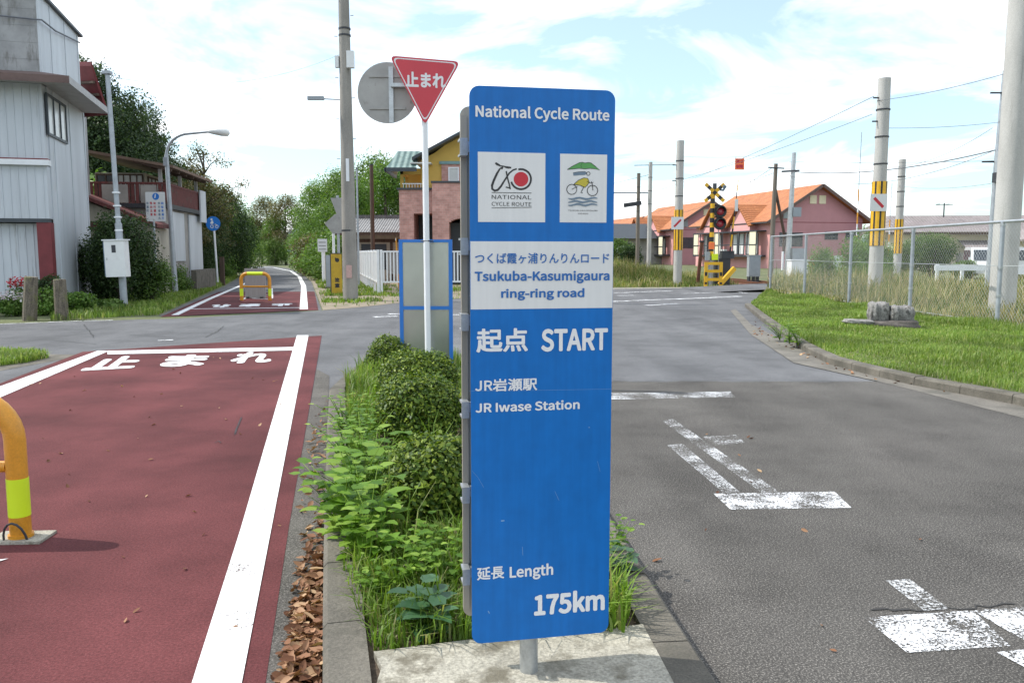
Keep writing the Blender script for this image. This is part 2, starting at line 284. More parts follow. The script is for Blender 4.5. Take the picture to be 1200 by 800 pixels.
# ------------------------------------------------------------------ mesh helpers
class MB:
    def __init__(s): s.v = []; s.f = []; s.mi = []; s.cur = 0
    def add(s, vs, fs):
        b = len(s.v); s.v += [tuple(x) for x in vs]; s.f += [tuple(b + i for i in f) for f in fs]; s.mi += [s.cur] * len(fs)
        return s
    def box(s, a, b):                                   # axis-aligned between two corners
        x0, y0, z0 = (min(p, q) for p, q in zip(a, b)); x1, y1, z1 = (max(p, q) for p, q in zip(a, b))
        return s.hexa([(x0, y0), (x1, y0), (x1, y1), (x0, y1)], z0, z1)
    def hexa(s, poly, z0, z1):                          # prism on a plan polygon
        n = len(poly)
        vs = [(p[0], p[1], z0) for p in poly] + [(p[0], p[1], z1) for p in poly]
        return s.add(vs, [tuple(range(n))[::-1], tuple(range(n, 2 * n))] + [(i, (i + 1) % n, n + (i + 1) % n, n + i) for i in range(n)])
    def obox(s, p, q, w, h, up=(0, 0, 1)):              # bar from p to q
        p, q = Vector(p), Vector(q); d = (q - p).normalized(); u = Vector(up)
        sd = d.cross(u)
        if sd.length < 1e-4: sd = d.cross(Vector((0, 1, 0)))
        sd.normalize(); u = sd.cross(d).normalized()
        c = [sd * (w / 2 * i) + u * (h / 2 * j) for i, j in ((-1, -1), (1, -1), (1, 1), (-1, 1))]
        return s.add([p + k for k in c] + [q + k for k in c], [(3, 2, 1, 0), (4, 5, 6, 7)] + [(i, (i + 1) % 4, 4 + (i + 1) % 4, 4 + i) for i in range(4)])
    def tube(s, pts, r, n=10, caps=True, r1=None):
        pts = [Vector(p) for p in pts]; m = len(pts)
        rs = r if isinstance(r, (list, tuple)) else ([r] * m if r1 is None else [r + (r1 - r) * i / (m - 1) for i in range(m)])
        vs = []; ref = None
        for i, p in enumerate(pts):
            d = (pts[min(i + 1, m - 1)] - pts[max(i - 1, 0)]).normalized()
            if ref is None: ref = Vector((0, 0, 1)) if abs(d.z) < 0.9 else Vector((1, 0, 0))
            a = d.cross(ref).normalized(); b = a.cross(d).normalized(); ref = b
            for k in range(n):
                t = 2 * math.pi * k / n; vs.append(p + (a * math.cos(t) + b * math.sin(t)) * rs[i])
        fs = [(i * n + k, i * n + (k + 1) % n, (i + 1) * n + (k + 1) % n, (i + 1) * n + k) for i in range(m - 1) for k in range(n)]
        if caps: fs += [tuple(range(n))[::-1], tuple(range((m - 1) * n, m * n))]
        return s.add(vs, fs)
    def plate(s, poly, f, t0, t1):                      # 2D outline through f(u, v, depth), from depth t0 to t1
        n = len(poly)
        return s.add([f(u, v, t0) for u, v in poly] + [f(u, v, t1) for u, v in poly],
                     [tuple(range(n)), tuple(range(n, 2 * n))[::-1]] + [(i, n + i, n + (i + 1) % n, (i + 1) % n) for i in range(n)])
    def face(s, pts): return s.add(pts, [tuple(range(len(pts)))])
    def build(s, name, m, parent=None, smooth=False):
        me = bpy.data.meshes.new(name); me.from_pydata(s.v, [], s.f)
        ms = m if isinstance(m, (list, tuple)) else [m]
        for x in ms: me.materials.append(x)
        if len(ms) > 1: me.polygons.foreach_set('material_index', s.mi)
        if smooth: me.polygons.foreach_set('use_smooth', [True] * len(me.polygons))
        me.validate(); me.update()
        return obj(name, me, parent)
def obj(name, me, parent=None):
    o = bpy.data.objects.new(name, me); C.objects.link(o)
    if parent: o.parent = parent
    return o
def smooth_by_angle(o, deg=35):
    me = o.data; me.polygons.foreach_set('use_smooth', [True] * len(me.polygons))
    me.set_sharp_from_angle(angle=R(deg)); return o
def tag(o, label=None, cat=None, group=None, kind=None):
    for k, v in (('label', label), ('category', cat), ('group', group), ('kind', kind)):
        if v: o[k] = v
    return o
def thing(name, label, cat, loc=(0, 0, 0), rz=0.0, group=None):
    o = bpy.data.objects.new(name, None); C.objects.link(o); o.empty_display_size = 0.2
    o.location = loc; o.rotation_euler = (0, 0, rz)
    return tag(o, label, cat, group)
KIDS = {}
def kids(o): return [c for c in C.objects if c.parent == o]
def dup(o, loc, rz=0.0, scale=1.0, label=None, parent=None):
    c = o.copy(); C.objects.link(c); c.location = loc; c.rotation_euler = (0, 0, rz)
    c.scale = (scale,) * 3 if isinstance(scale, (int, float)) else scale
    if label: c['label'] = label
    for ch in kids(o):
        d = ch.copy(); C.objects.link(d); d.parent = c
        for g in kids(ch): e = g.copy(); C.objects.link(e); e.parent = d
    return c
def npmesh(name, v, f, m):                              # v (N,3), f (K,n) of one polygon size
    me = bpy.data.meshes.new(name); v = np.ascontiguousarray(v, dtype=np.float32); f = np.ascontiguousarray(f, dtype=np.int32)
    k, n = f.shape
    me.vertices.add(len(v)); me.vertices.foreach_set('co', v.ravel())
    me.loops.add(k * n); me.loops.foreach_set('vertex_index', f.ravel())
    me.polygons.add(k); me.polygons.foreach_set('loop_start', np.arange(0, k * n, n, dtype=np.int32))
    me.polygons.foreach_set('loop_total', np.full(k, n, dtype=np.int32))
    me.materials.append(m); me.update(calc_edges=True); return me
def scatter(tv, tf, pos, mats):                         # copies of a small template: pos (N,3), mats (N,3,3)
    tv = np.asarray(tv, float); tf = np.asarray(tf, int); n = len(pos)
    v = np.einsum('nij,kj->nki', mats, tv) + pos[:, None, :]
    f = tf[None] + (np.arange(n) * len(tv))[:, None, None]
    return v.reshape(-1, 3), f.reshape(-1, tf.shape[1])
def unit(a): return a / np.maximum(np.linalg.norm(a, axis=1, keepdims=True), 1e-9)
def frames(normal, size, g):                            # leaf frames whose z axis is 'normal', random spin
    n = unit(normal); r = unit(g.normal(size=n.shape)); x = unit(np.cross(n, r)); y = np.cross(n, x)
    return np.stack([x, y, n], axis=2) * np.asarray(size)[:, None, None]
LEAF = ([(-0.5, 0, 0), (0, -0.28, 0.06), (0.5, 0, 0), (0, 0.28, 0.06)], [(0, 1, 2, 3)])
def leaf_cloud(blobs, n, size, g, outward=0.6, shell=0.55, lump=0.25):
    vol = np.array([b[3] * b[4] * b[5] for b in blobs]) ** 0.7; vol /= vol.sum()
    idx = g.choice(len(blobs), n, p=vol); B = np.array(blobs, float)[idx]
    d = unit(g.normal(size=(n, 3))); r = shell + (1 - shell) * g.random(n) ** 0.6
    r *= 1 + lump * np.sin(d[:, 0] * 5 + B[:, 0] * 3) * np.sin(d[:, 1] * 6 + B[:, 1]) * np.sin(d[:, 2] * 5 + B[:, 2] * 2) + 0.08 * g.normal(size=n)
    p = B[:, :3] + d * r[:, None] * B[:, 3:6]
    nrm = d * outward + g.normal(size=(n, 3)) * 0.55 + np.array([0, 0, 0.45])
    return scatter(*LEAF, p, frames(nrm, size * (0.6 + 0.8 * g.random(n)), g))
def poly_mask(x, y, poly):
    ins = np.zeros(len(x), bool); j = len(poly) - 1
    for i in range(len(poly)):
        xi, yi = poly[i][0], poly[i][1]; xj, yj = poly[j][0], poly[j][1]
        ins ^= ((yi > y) != (yj > y)) & (x < (xj - xi) * (y - yi) / (yj - yi + 1e-12) + xi); j = i
    return ins
def fill(poly, n, g):                                   # n random points in a plan polygon
    a = np.array([(p[0], p[1]) for p in poly]); lo, hi = a.min(0), a.max(0); xs = np.zeros((0, 2))
    while len(xs) < n:
        q = lo + (hi - lo) * g.random((n * 2, 2)); xs = np.vstack([xs, q[poly_mask(q[:, 0], q[:, 1], poly)]])
    return xs[:n]
def blades(pos, h, w, lean, g):                         # grass: two-segment tapered blades; pos (N,3)
    n = len(pos); a = g.random(n) * 2 * math.pi; d = np.stack([np.cos(a), np.sin(a), np.zeros(n)], 1); s = np.stack([-np.sin(a), np.cos(a), np.zeros(n)], 1)
    hh = h * (0.45 + 0.75 * g.random(n)); l = lean * g.random(n); ww = w * (0.6 + 0.7 * g.random(n)); z = np.array([0, 0, 1.0])
    m = pos + d * (l * hh * 0.3)[:, None] + z * (hh * 0.6)[:, None]
    t = pos + d * (l * hh)[:, None] + z * (hh * (1.0 - 0.35 * l))[:, None]
    W = s * (ww / 2)[:, None]
    v = np.stack([pos - W, pos + W, m + W * 0.8, m - W * 0.8, t + W * 0.12, t - W * 0.12], 1).reshape(-1, 3)
    f = (np.array([[0, 1, 2, 3], [3, 2, 4, 5]])[None] + (np.arange(n) * 6)[:, None, None]).reshape(-1, 4)
    return v, f
def join(parts):
    vs, fs, b = [], [], 0
    for v, f in parts: vs.append(v); fs.append(f + b); b += len(v)
    return np.vstack(vs), np.vstack(fs)
try:                                                    # Blender's own bundled interface font, if this install has it
    import os
    FONT = bpy.data.fonts.load(os.path.join(bpy.utils.system_resource('DATAFILES', path='fonts'), 'Noto Sans CJK Regular.woff2'))
except Exception: FONT = None
TXT = {}
def textmesh(s, weight=0.0, spacing=1.0):               # flat outline of a line of text, as vertices and faces (weight: stroke thickening)
    if s not in TXT: TXT[s] = outline(s)
    v, f = TXT[s]
    if not weight: return v, f
    vs, fs = [v], list(f)
    for k in range(12):
        a = 2 * math.pi * k / 12; fs += [tuple(i + len(v) * (k + 1) for i in q) for q in f]; vs.append(v + np.array([math.cos(a), math.sin(a)]) * weight)
    return np.vstack(vs), fs
def lift(n_all, per, step): return np.repeat(np.arange(n_all // per), per) * step     # thickening copies lie a hair apart
def outline(s):
    cu = bpy.data.curves.new('text', 'FONT'); cu.body = s; cu.font = FONT or cu.font; cu.size = 1; cu.resolution_u = 3
    o = bpy.data.objects.new('text', cu); C.objects.link(o)
    dg = bpy.context.evaluated_depsgraph_get(); me = bpy.data.meshes.new_from_object(o.evaluated_get(dg))
    v = [tuple(x.co[:2]) for x in me.vertices]; f = [tuple(p.vertices) for p in me.polygons]
    bpy.data.objects.remove(o); bpy.data.curves.remove(cu); bpy.data.meshes.remove(me)
    return np.array(v), f
def ribbon(pts, w):                                     # outline of a stroke
    p = [Vector(q) for q in pts]; L, Rr = [], []
    for i in range(len(p)):
        d = (p[min(i + 1, len(p) - 1)] - p[max(i - 1, 0)]).normalized(); k = Vector((-d.y, d.x))
        ww = w[i] if isinstance(w, (list, tuple)) else w
        L.append(p[i] + k * ww / 2); Rr.append(p[i] - k * ww / 2)
    return L, Rr
def arc(cx, cy, r, a0, a1, n=20, ry=None): 
    return [(cx + r * math.cos(R(a0 + (a1 - a0) * i / n)), cy + (ry or r) * math.sin(R(a0 + (a1 - a0) * i / n))) for i in range(n + 1)]
def rrect(u0, v0, u1, v1, r, n=6):
    o = []
    for cx_, cy_, a in ((u1 - r, v1 - r, 0), (u0 + r, v1 - r, 90), (u0 + r, v0 + r, 180), (u1 - r, v0 + r, 270)): o += arc(cx_, cy_, r, a, a + 90, n)
    return o
def struct(o): o['kind'] = 'structure'; return o

# ------------------------------------------------------------------ the setting: ground, roads, markings
def sheet(name, pts, z, m):
    b = MB(); b.face([(p[0], p[1], z) for p in pts]); return struct(b.build(name, m))
def ext(p, q, Y):                                       # carry the line p -> q on to the distance Y
    t = (Y - p[1]) / (q[1] - p[1]); return Vector((p[0] + (q[0] - p[0]) * t, Y, 0))
struct(MB().face([(-1600, -300, -0.014), (1600, -300, -0.014), (1600, 2600, -0.014), (-1600, 2600, -0.014)]).build('ground', M['verge']))
road = [(-30, -4), (9.4, -4), (9.4, 30), (14, 33.2), (40, 41), (40, 47.5), G(895, 334.5), G(830, 337), G(720, 337), G(600, 345), G(465, 355), G(420, 360), G(378, 363.5),
        G(205, 373), G(105, 375.5), G(0, 379), (-30, 14.2)]
sheet('road', road, -0.006, M['asphalt_far'])
pathR = [(377, 363), (365, 330), (353, 319.3), (339, 314.6), (318, 311.5)]
pathL = [(186, 370), (263.5, 335), (281, 325), (288, 318), (282, 312.5)]
sheet('cycle_path', [G(*p) for p in pathL] + [G(*p) for p in reversed(pathR)], -0.010, M['asphalt_far'])
sheet('old_road_surface', [(-0.2, -4), (4.9, -4), G(1200, 490), G(1030, 447)] + [(G(1030 - 10 * i, 447)[0], G(1030, 447)[1] + .018 * math.sin(i * 1.7) + .02 * math.sin(i * .61 + 1) + random.uniform(-.012, .012)) for i in range(1, 39)] + [(-0.1, 8)], 0.0, M['asphalt_old'])
lane = [ext(G(97, 412), G(0, 449), -2.5), G(0, 449), G(97, 412), G(377, 393), G(338, 620), ext(G(338, 620), G(311, 800), -2.5)]
sheet('red_cycle_lane', lane, 0.0, M['red_lane'])
sheet('lane_gutter', [G(371, 432), G(338, 620), ext(G(338, 620), G(311, 800), -2.5), ext(G(378, 700), G(378, 800), -2.5), G(378, 700), G(383, 500), G(386, 440)], -0.002, M['asphalt_gutter'])
sheet('far_red_cycle_lane', [G(188, 371), G(256, 342), G(368.5, 341.5), G(373, 363)], 0.0, M['red_lane'])
sheet('road_gutter', [G(1030, 447), G(1200, 490), (4.9, -4), (5.4, -4), G(1200, 470.5), G(1059, 446), G(973.5, 426), G(935, 408), G(915, 397), G(880, 380), G(862, 362), G(856, 364), G(880, 392), G(930, 425)], 0.002, M['gutter'])

def ground_poly(b, px, z=0.005): b.face([(*G(*p)[:2], z) for p in px])
lines = MB()
l0, l1, r0, r1 = G(115, 411), G(0, 453), G(127, 411.6), G(0, 466)
lines.face([(*p[:2], 0.005) for p in (l0, ext(l0, l1, -2.5), ext(r0, r1, -2.5), r0)])
k = [G(348, 393), G(282, 620), G(225, 800)]; k2 = [G(361.5, 393), G(318, 620), G(283.5, 800)]
k.append(ext(k[1], k[2], -2)); k2.append(ext(k2[1], k2[2], -2))
for i in range(3): lines.face([(*p[:2], 0.005) for p in (k[i], k[i + 1], k2[i + 1], k2[i])])
tag(lines.build('lane_edge_line', M['white_line']), kind='structure')
stop = MB(); ground_poly(stop, [(126, 411.4), (126, 415.6), (347, 410.7), (348.5, 406.8)], 0.0065); struct(stop.build('stop_line', M['white_line']))
fl = MB()
def gline(b, pts, w, z=0.005):
    L, Q = ribbon([G(*p)[:2] for p in pts], w)
    for i in range(len(L) - 1): b.face([(*L[i], z), (*L[i + 1], z), (*Q[i + 1], z), (*Q[i], z)][::-1])
gline(fl, [(205, 369.2), (246, 350), (286, 333), (299, 325), (302, 318), (292, 313.6)], 0.17)
gline(fl, [(356, 362.3), (356, 349), (355.8, 335), (351, 324.5), (341, 317.6), (321, 313.6), (309, 312.6)], 0.22)
gline(fl, [(224, 362), (352, 360.6)], 0.16)
gline(fl, [(282.8, 350.8), (291.5, 348), (298.5, 349.9), (314, 350.4), (318.3, 350.2)], 0.16)
gline(fl, [(318.3, 349.4), (318.3, 337.8)], 0.1)
for y in (339, 342, 345.2): gline(fl, [(310.5, y), (315.3, y)], 0.14)
gline(fl, [(315.8, 350), (315.8, 338)], 0.07)
struct(fl.build('far_lane_line', M['white_line']))
nl = MB(); ground_poly(nl, [(-70, 664), (10, 655), (-60, 676)]); struct(nl.build('lane_corner_line', M['white_line']))

def text_on_ground(name, s, quad, m, flip=False, weight=0.012, z=0.005):
    v, f = textmesh(s, weight); lo, hi = v.min(0), v.max(0); q = (v - lo) / (hi - lo)
    if flip: q = 1 - q
    bl, br, tr, tl = [np.array(G(*p)[:2]) for p in quad]
    u, w = q[:, :1], q[:, 1:]
    xy = bl * (1 - u) * (1 - w) + br * u * (1 - w) + tr * u * w + tl * (1 - u) * w
    b = MB(); dz = lift(len(v), len(TXT[s][0]), 0.00012); b.add([(x, y, z + k_) for (x, y), k_ in zip(xy, dz)], f); return struct(b.build(name, m))
for ch, q in (('止', ((93, 435), (156, 431.4), (172, 417.5), (121, 417.5))), ('ま', ((184, 430.3), (237, 429.3), (249, 415.6), (200, 416))), ('れ', ((266, 426), (317, 425.3), (321, 412.3), (281, 412.8)))):
    text_on_ground('stop_lettering', ch, q, M['white_line'], weight=0.018)
for ch, q in (('れ', ((243, 360.9), (268, 360.2), (272, 356.6), (250, 357))), ('ま', ((278, 359.8), (304, 359.3), (306, 355.9), (282, 356.3))), ('止', ((316, 359.2), (342, 358.4), (343, 355.6), (319, 356)))):
    text_on_ground('far_stop_lettering', ch, q, M['white_line'], flip=True, weight=0.03)

w1 = MB()
for q in ([(836, 579), (978, 576.5), (998, 595.5), (856, 597.5)],
          [(1012, 724), (1140, 716), (1184, 757.5), (1063, 765.5)], [(1140, 716), (1215, 711), (1215, 760)],
          [(1168, 765), (1215, 760), (1215, 790)]): ground_poly(w1, q)
struct(w1.build('worn_road_mark', M['worn_line']))
w2 = MB()
for q in ([(690, 461.5), (856, 459), (862, 465.5), (690, 469)], [(775, 493), (789, 491.5), (912, 576), (893, 578)], [(782, 522), (800, 520.5), (867, 577), (848, 578)],
          [(824, 512), (862, 510), (873, 519), (836, 522.5)], [(1038, 681), (1066, 679), (1112, 714), (1083, 716.5)]): ground_poly(w2, q)
struct(w2.build('faded_road_mark', M['faint_line']))
w3 = MB()
gline(w3, [(716, 353.4), (770, 351.2), (815, 349.7), (868, 347.2)], 0.32)
gline(w3, [(720, 343.6), (752, 342), (790, 340.8)], 0.25); gline(w3, [(842, 339.2), (874, 343.4)], 0.2)
gline(w3, [(758, 358), (795, 355.6)], 0.25); gline(w3, [(724, 346.5), (744, 346)], 0.2); gline(w3, [(800, 344), (845, 342.6)], 0.2)
gline(w3, [(438, 371.5), (466, 370.5)], 0.3); gline(w3, [(455, 368), (545, 369)], 0.25)
gline(w3, [(98, 375.9), (132, 375.4)], 0.12); gline(w3, [(185, 399.2), (203, 398.4)], 0.12); gline(w3, [(0, 379.8), (96, 376)], 0.1)
struct(w3.build('junction_road_mark', M['worn_line']))
w4 = MB(); gline(w4, [(712, 338.2), (750, 337.4), (800, 336.9), (842, 336.2)], .7, -.002); struct(w4.build('road_edge_strip', M['slab']))

# cracks and a scuff in the surfacing
ck = MB()
def crack(pts, w, seed):
    r = random.Random(seed); p = [G(*q) for q in pts]; o = []
    for a, b_ in zip(p, p[1:]):
        for i in range(9): t = a.lerp(b_, i / 9); o.append((t.x + r.uniform(-.02, .02), t.y + r.uniform(-.02, .02)))
    L, Q = ribbon(o, [w * r.uniform(.4, 1.3) for _ in o])
    for i in range(len(L) - 1): ck.face([(*L[i], .0035), (*L[i + 1], .0035), (*Q[i + 1], .0035), (*Q[i], .0035)][::-1])
for i, c in enumerate(([(98, 380), (104, 388), (111, 397)], [(262, 382), (255, 388), (240, 396)], [(0, 400), (60, 398), (120, 404)], [(330, 390), (400, 386), (470, 384)], [(720, 446.5), (860, 446), (1028, 446.5)], [(1020, 716), (1110, 713), (1200, 708)], [(150, 392), (210, 396), (300, 400)])): crack(c, .014, i)
struct(ck.build('road_crack', M['crack']))
sk = MB()
for q in ([(275, 510), (277, 503), (281, 494), (283, 489)], [(252, 519), (256, 516.5), (259, 519)]):
    L, Q = ribbon([G(*p)[:2] for p in q], .016)
    for i in range(len(L) - 1): sk.face([(*L[i], .004), (*L[i + 1], .004), (*Q[i + 1], .004), (*Q[i], .004)][::-1])
struct(sk.build('tyre_scuff', M['scuff']))

# kerbed right-hand verge
vk = [G(*p, 0.1) for p in ((873, 355), (893, 371), (917, 388), (938, 402), (973.5, 419), (1059, 439), (1200, 464))] + [Vector((5.45, 4, .1)), Vector((5.6, -4, .1))]
ve = [(15, -4), (15, 31.5), (9.9, 30.4), G(893, 347.5)]
inner = []
for i, p in enumerate(vk):
    d = (vk[min(i + 1, len(vk) - 1)] - vk[max(i - 1, 0)]).normalized(); inner.append(p + Vector((-d.y, d.x, 0)) * 0.16)
vb = MB(); vb.hexa([(p[0], p[1]) for p in inner] + [(p[0], p[1]) for p in ve], -0.01, 0.09)
struct(vb.build('verge_ground', M['verge']))
def kerb(name, pts, width, z, side=1, step=0.62, z0=-0.012):
    b = MB(); pts = [Vector((p[0], p[1], 0)) for p in pts]; L = [0]
    for a, c in zip(pts, pts[1:]): L.append(L[-1] + (c - a).length)
    def at(s):
        for i in range(len(pts) - 1):
            if s <= L[i + 1] or i == len(pts) - 2:
                return pts[i].lerp(pts[i + 1], (s - L[i]) / (L[i + 1] - L[i])), (pts[i + 1] - pts[i]).normalized()
    s = 0
    while s < L[-1] - 0.05:
        e = min(s + step, L[-1]); (a, d0), (c, d1) = at(s + 0.004), at(e - 0.004)
        n0, n1 = Vector((-d0.y, d0.x, 0)) * width * side, Vector((-d1.y, d1.x, 0)) * width * side
        zz_ = z + random.uniform(-0.006, 0.004); k = 0.02
        q = [(a, z0), (a, zz_ - k), (a + n0 * 0.12, zz_), (a + n0, zz_), (a + n0, z0)]; r = [(c, z0), (c, zz_ - k), (c + n1 * 0.12, zz_), (c + n1, zz_), (c + n1, z0)]
        vs = [(p.x, p.y, h) for p, h in q + r]
        b.add(vs, [(i, i + 5, (i + 1) % 5 + 5, (i + 1) % 5) for i in range(5)] + [(0, 1, 2, 3, 4), (9, 8, 7, 6, 5)])
        s = e
    return struct(b.build(name, M['kerb']))
kerb('verge_kerb', vk, 0.155, 0.1)

# planting island
IZ = 0.12
iL = [G(*p, IZ) for p in ((386, 452), (383, 500), (380, 600), (378, 700), (378, 800))]; iL.append(ext(iL[3], iL[4], -2.5))
iR = [G(730, 625, IZ), G(845, 800, IZ)]; iR = [ext(iR[1], iR[0], 10.0), iR[0], iR[1], ext(iR[0], iR[1], -2.5)]
tip = [(-1.95, 10.55), (-1.2, 10.8), (0.0, 10.75), (0.35, 10.5)]
kerb('island_kerb', [(p[0], p[1]) for p in reversed(iL)] + tip + [(p[0], p[1]) for p in iR], 0.155, IZ, side=-1)
def inset(pts, w, s):
    o = []
    for i, p in enumerate(pts):
        p = Vector((p[0], p[1])); d = (Vector(pts[min(i + 1, len(pts) - 1)][:2]) - Vector(pts[max(i - 1, 0)][:2])).normalized(); o.append(p + Vector((-d.y, d.x)) * w * s)
    return o
ring = [(p[0], p[1]) for p in reversed(iL)] + tip + [(p[0], p[1]) for p in iR]
island = inset(ring, 0.15, -1)
struct(MB().hexa([tuple(p) for p in reversed(island)], -0.01, 0.095).build('island_soil', M['soil']))
slab_edge = [G(434, 763, IZ), G(550, 749, IZ), G(720, 735, IZ), G(757, 731, IZ)]
sb = MB(); se = [(p[0], p[1]) for p in slab_edge]; se[0] = (se[0][0] + 0.012, se[0][1]); se[-1] = (se[-1][0] - 0.012, se[-1][1])
sb.hexa([(-0.44, -2.5), (0.65, -2.5), (G(792, 797, IZ)[0] - 0.01, G(792, 797, IZ)[1])] + se[::-1] + [(G(437, 800, IZ)[0] + 0.012, 2.62)], 0.08, 0.121)
struct(sb.build('concrete_slab', M['slab']))
planted = [p for p in island if p[1] > 2.9] ; planted = [tuple(p) for p in planted] + [(iR[1][0] - 0.15, 3.15)] + se[::-1]
g = np.random.default_rng(3)
a2 = np.array(planted)
BED = [tuple(p) for p in se[:3]] + [(iR[2][0] - 0.27, 2.95), (iR[2][0] - 0.32, 3.4), (iR[1][0] - 0.3, iR[1][1]), (iR[0][0] - 0.2, 10.0), (0.1, 10.55), (-1.2, 10.6), (-1.85, 10.3)] + [(p[0] + 0.17, p[1]) for p in iL[:4]]
q = fill(BED, 15000, g); pos = np.c_[q, np.full(len(q), 0.09)]
hh = np.where(q[:, 1] > 6.0, 0.24, np.where(q[:, 1] < 4.1, 0.14, 0.2)) * (0.7 + 0.5 * np.sin(q[:, 0] * 5 + q[:, 1] * 3.1) ** 2)
AZ = [(512, 513, 4.3, .285), (491, 440, 6.1, .32), (490, 412, 7.7, .37), (456, 394, 9.5, .25)]   # clipped azaleas: pixel of the top, distance, radius
kp = np.ones(len(pos), bool)
for ax, ay, aY, ar in AZ: kp &= np.hypot(pos[:, 0] - P(ax, ay, aY).x, (pos[:, 1] - aY + .1) / 1.2) > ar * 1.12
pos, hh = pos[kp], hh[kp]
e1 = blades(pos, hh, 0.009, 0.85, g)
q = fill([(0.28, 2.88), (0.42, 2.86), (0.46, 3.1), (0.36, 3.6), (0.26, 3.8)], 340, g)      # rank clump beside the sign
e2 = blades(np.c_[q, np.full(len(q), 0.09)], 0.23, 0.013, 1.0, g)
q = fill([se[0], se[1], se[2], (.35, 3.6), (.2, 4.2), (-.85, 4.4), (-.75, 3.5)], 4200, g); e4 = blades(np.c_[q, np.full(len(q), .09)], .17 * (.6 + .7 * np.sin(q[:, 0] * 9 + 1) ** 2 * np.sin(q[:, 1] * 7) ** 2), .008, 1.0, g)
q = fill(BED, 260, g); q = q[q[:, 1] < 5.5]
e3 = blades(np.c_[q, np.full(len(q), 0.09)], 0.4, 0.008, 1.0, g)
tag(obj('island_grass', npmesh('grass', *join([e1, e2, e3, e4]), M['island_blade'])), 'rank mixed grass filling the kerbed planting bed behind the blue sign', 'grass', kind='stuff')

# fallen leaves along the lane gutter and scattered about
def leaf_litter(q, size, g, z=0.006, pile=0.0):
    n = len(q); T = ([(-.5, 0, .02), (-.05, 0, -.03), (.5, 0, .1), (-.38, .15, .07), (-.08, .24, .1), (-.38, -.15, .05), (-.08, -.24, .13), (.26, .15, .1), (.26, -.15, .09)], [(0, 1, 4, 3), (1, 2, 7, 4), (0, 5, 6, 1), (1, 6, 8, 2)])
    nr = np.c_[g.normal(size=(n, 2)) * 0.45, np.ones(n)]
    return scatter(*T, np.c_[q, z + pile * g.random(n) ** 1.5], frames(nr, size * (0.5 + 0.8 * g.random(n)), g))
def px_fill(px, n, g, z=0.0): return fill([tuple(G(*p, z)[:2]) for p in px], n, g)
pts = [leaf_litter(px_fill([(374, 655), (352, 720), (330, 800), (378, 800), (378, 650)], 1000, g), 0.058, g, pile=0.06),
       leaf_litter(px_fill([(378, 600), (350, 660), (322, 800), (378, 800)], 220, g), 0.052, g, pile=0.01),
       leaf_litter(px_fill([(384, 470), (362, 500), (345, 640), (376, 660)], 90, g), 0.055, g, pile=0.02),
       leaf_litter(px_fill([(375, 860), (310, 900), (320, 800), (378, 800)], 150, g), 0.07, g, pile=0.05),
       leaf_litter(px_fill([(10, 450), (110, 420), (360, 410), (330, 640), (290, 800), (0, 800)], 60, g), 0.04, g),
       leaf_litter(px_fill([(735, 640), (850, 790), (1000, 790), (1100, 600), (800, 480)], 14, g), 0.04, g),
       leaf_litter(fill(BED, 120, g), 0.07, g, z=0.10, pile=0.03),
       leaf_litter(px_fill([(880, 372), (905, 392), (1000, 430), (1180, 468), (1185, 476), (990, 440), (880, 390)], 60, g), 0.07, g)]
tag(obj('fallen_leaves', npmesh('leaves', *join(pts), M['litter'])), 'dry brown fallen leaves heaped in the gutter and strewn over the red lane', 'leaves', kind='stuff')

# hill behind the left-hand buildings, and the far ridge
def hillz(x, y):
    t = np.clip((-x - 15 - 0.28 * np.maximum(y - 28, 0)) / 22, 0, 1); s = np.clip((y - 22) / 12, 0, 1)
    return 7.0 * t * t * (3 - 2 * t) * s * np.clip((130 - y) / 50, 0, 1)
xs, ys = np.linspace(-70, -13, 48), np.linspace(22, 130, 60)
X, Y = np.meshgrid(xs, ys); Z = hillz(X, Y) - 0.03 + np.where(hillz(X, Y) > 0.2, 0.25 * np.sin(X * 0.9) * np.sin(Y * 0.7), 0)
ii = np.arange(len(ys) * len(xs)).reshape(len(ys), len(xs))
ff = np.stack([ii[:-1, :-1], ii[:-1, 1:], ii[1:, 1:], ii[1:, :-1]], -1).reshape(-1, 4)
struct(obj('hill', npmesh('hill', np.stack([X, Y, Z], -1).reshape(-1, 3), ff, M['hill'])))
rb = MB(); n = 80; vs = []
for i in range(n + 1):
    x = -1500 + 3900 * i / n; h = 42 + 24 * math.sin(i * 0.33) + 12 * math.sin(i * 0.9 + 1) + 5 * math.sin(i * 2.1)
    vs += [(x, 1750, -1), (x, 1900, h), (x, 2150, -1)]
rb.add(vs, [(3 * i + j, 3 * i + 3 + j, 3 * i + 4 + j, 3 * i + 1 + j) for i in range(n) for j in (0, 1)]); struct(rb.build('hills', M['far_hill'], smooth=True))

# ------------------------------------------------------------------ the blue route sign
SK = 0.876
SL, SR = P(549.7, 100, 2.83 * SK), P(721, 107, 2.925 * SK)
LOW = P(552, 754, 2.83 * SK).z; TOP = SL.z
SW = math.hypot(SR.x - SL.x, SR.y - SL.y); SY = math.atan2(SR.y - SL.y, SR.x - SL.x)
sign = thing('route_sign', 'tall blue cycle route sign reading START and 175km on a round pole', 'sign', ((SL.x + SR.x) / 2, (SL.y + SR.y) / 2, IZ), SY)
eu = Vector((math.cos(SY), math.sin(SY), 0)); ev = Vector((-math.sin(SY), math.cos(SY), 0))
def suv(px, py):                                        # pixel -> (u, v) on the face of the sign, u from its middle, v above the slab
    d = ray(px, py); o = Vector((0, 0, CAMH)); t = (SL - o).dot(ev) / d.dot(ev); p = o + d * t
    return (p - Vector(sign.location)).dot(eu), p.z - IZ
h = SW / 2; V0, V1 = LOW - IZ, TOP - IZ
fp = lambda u, v, t: (u, t, v)
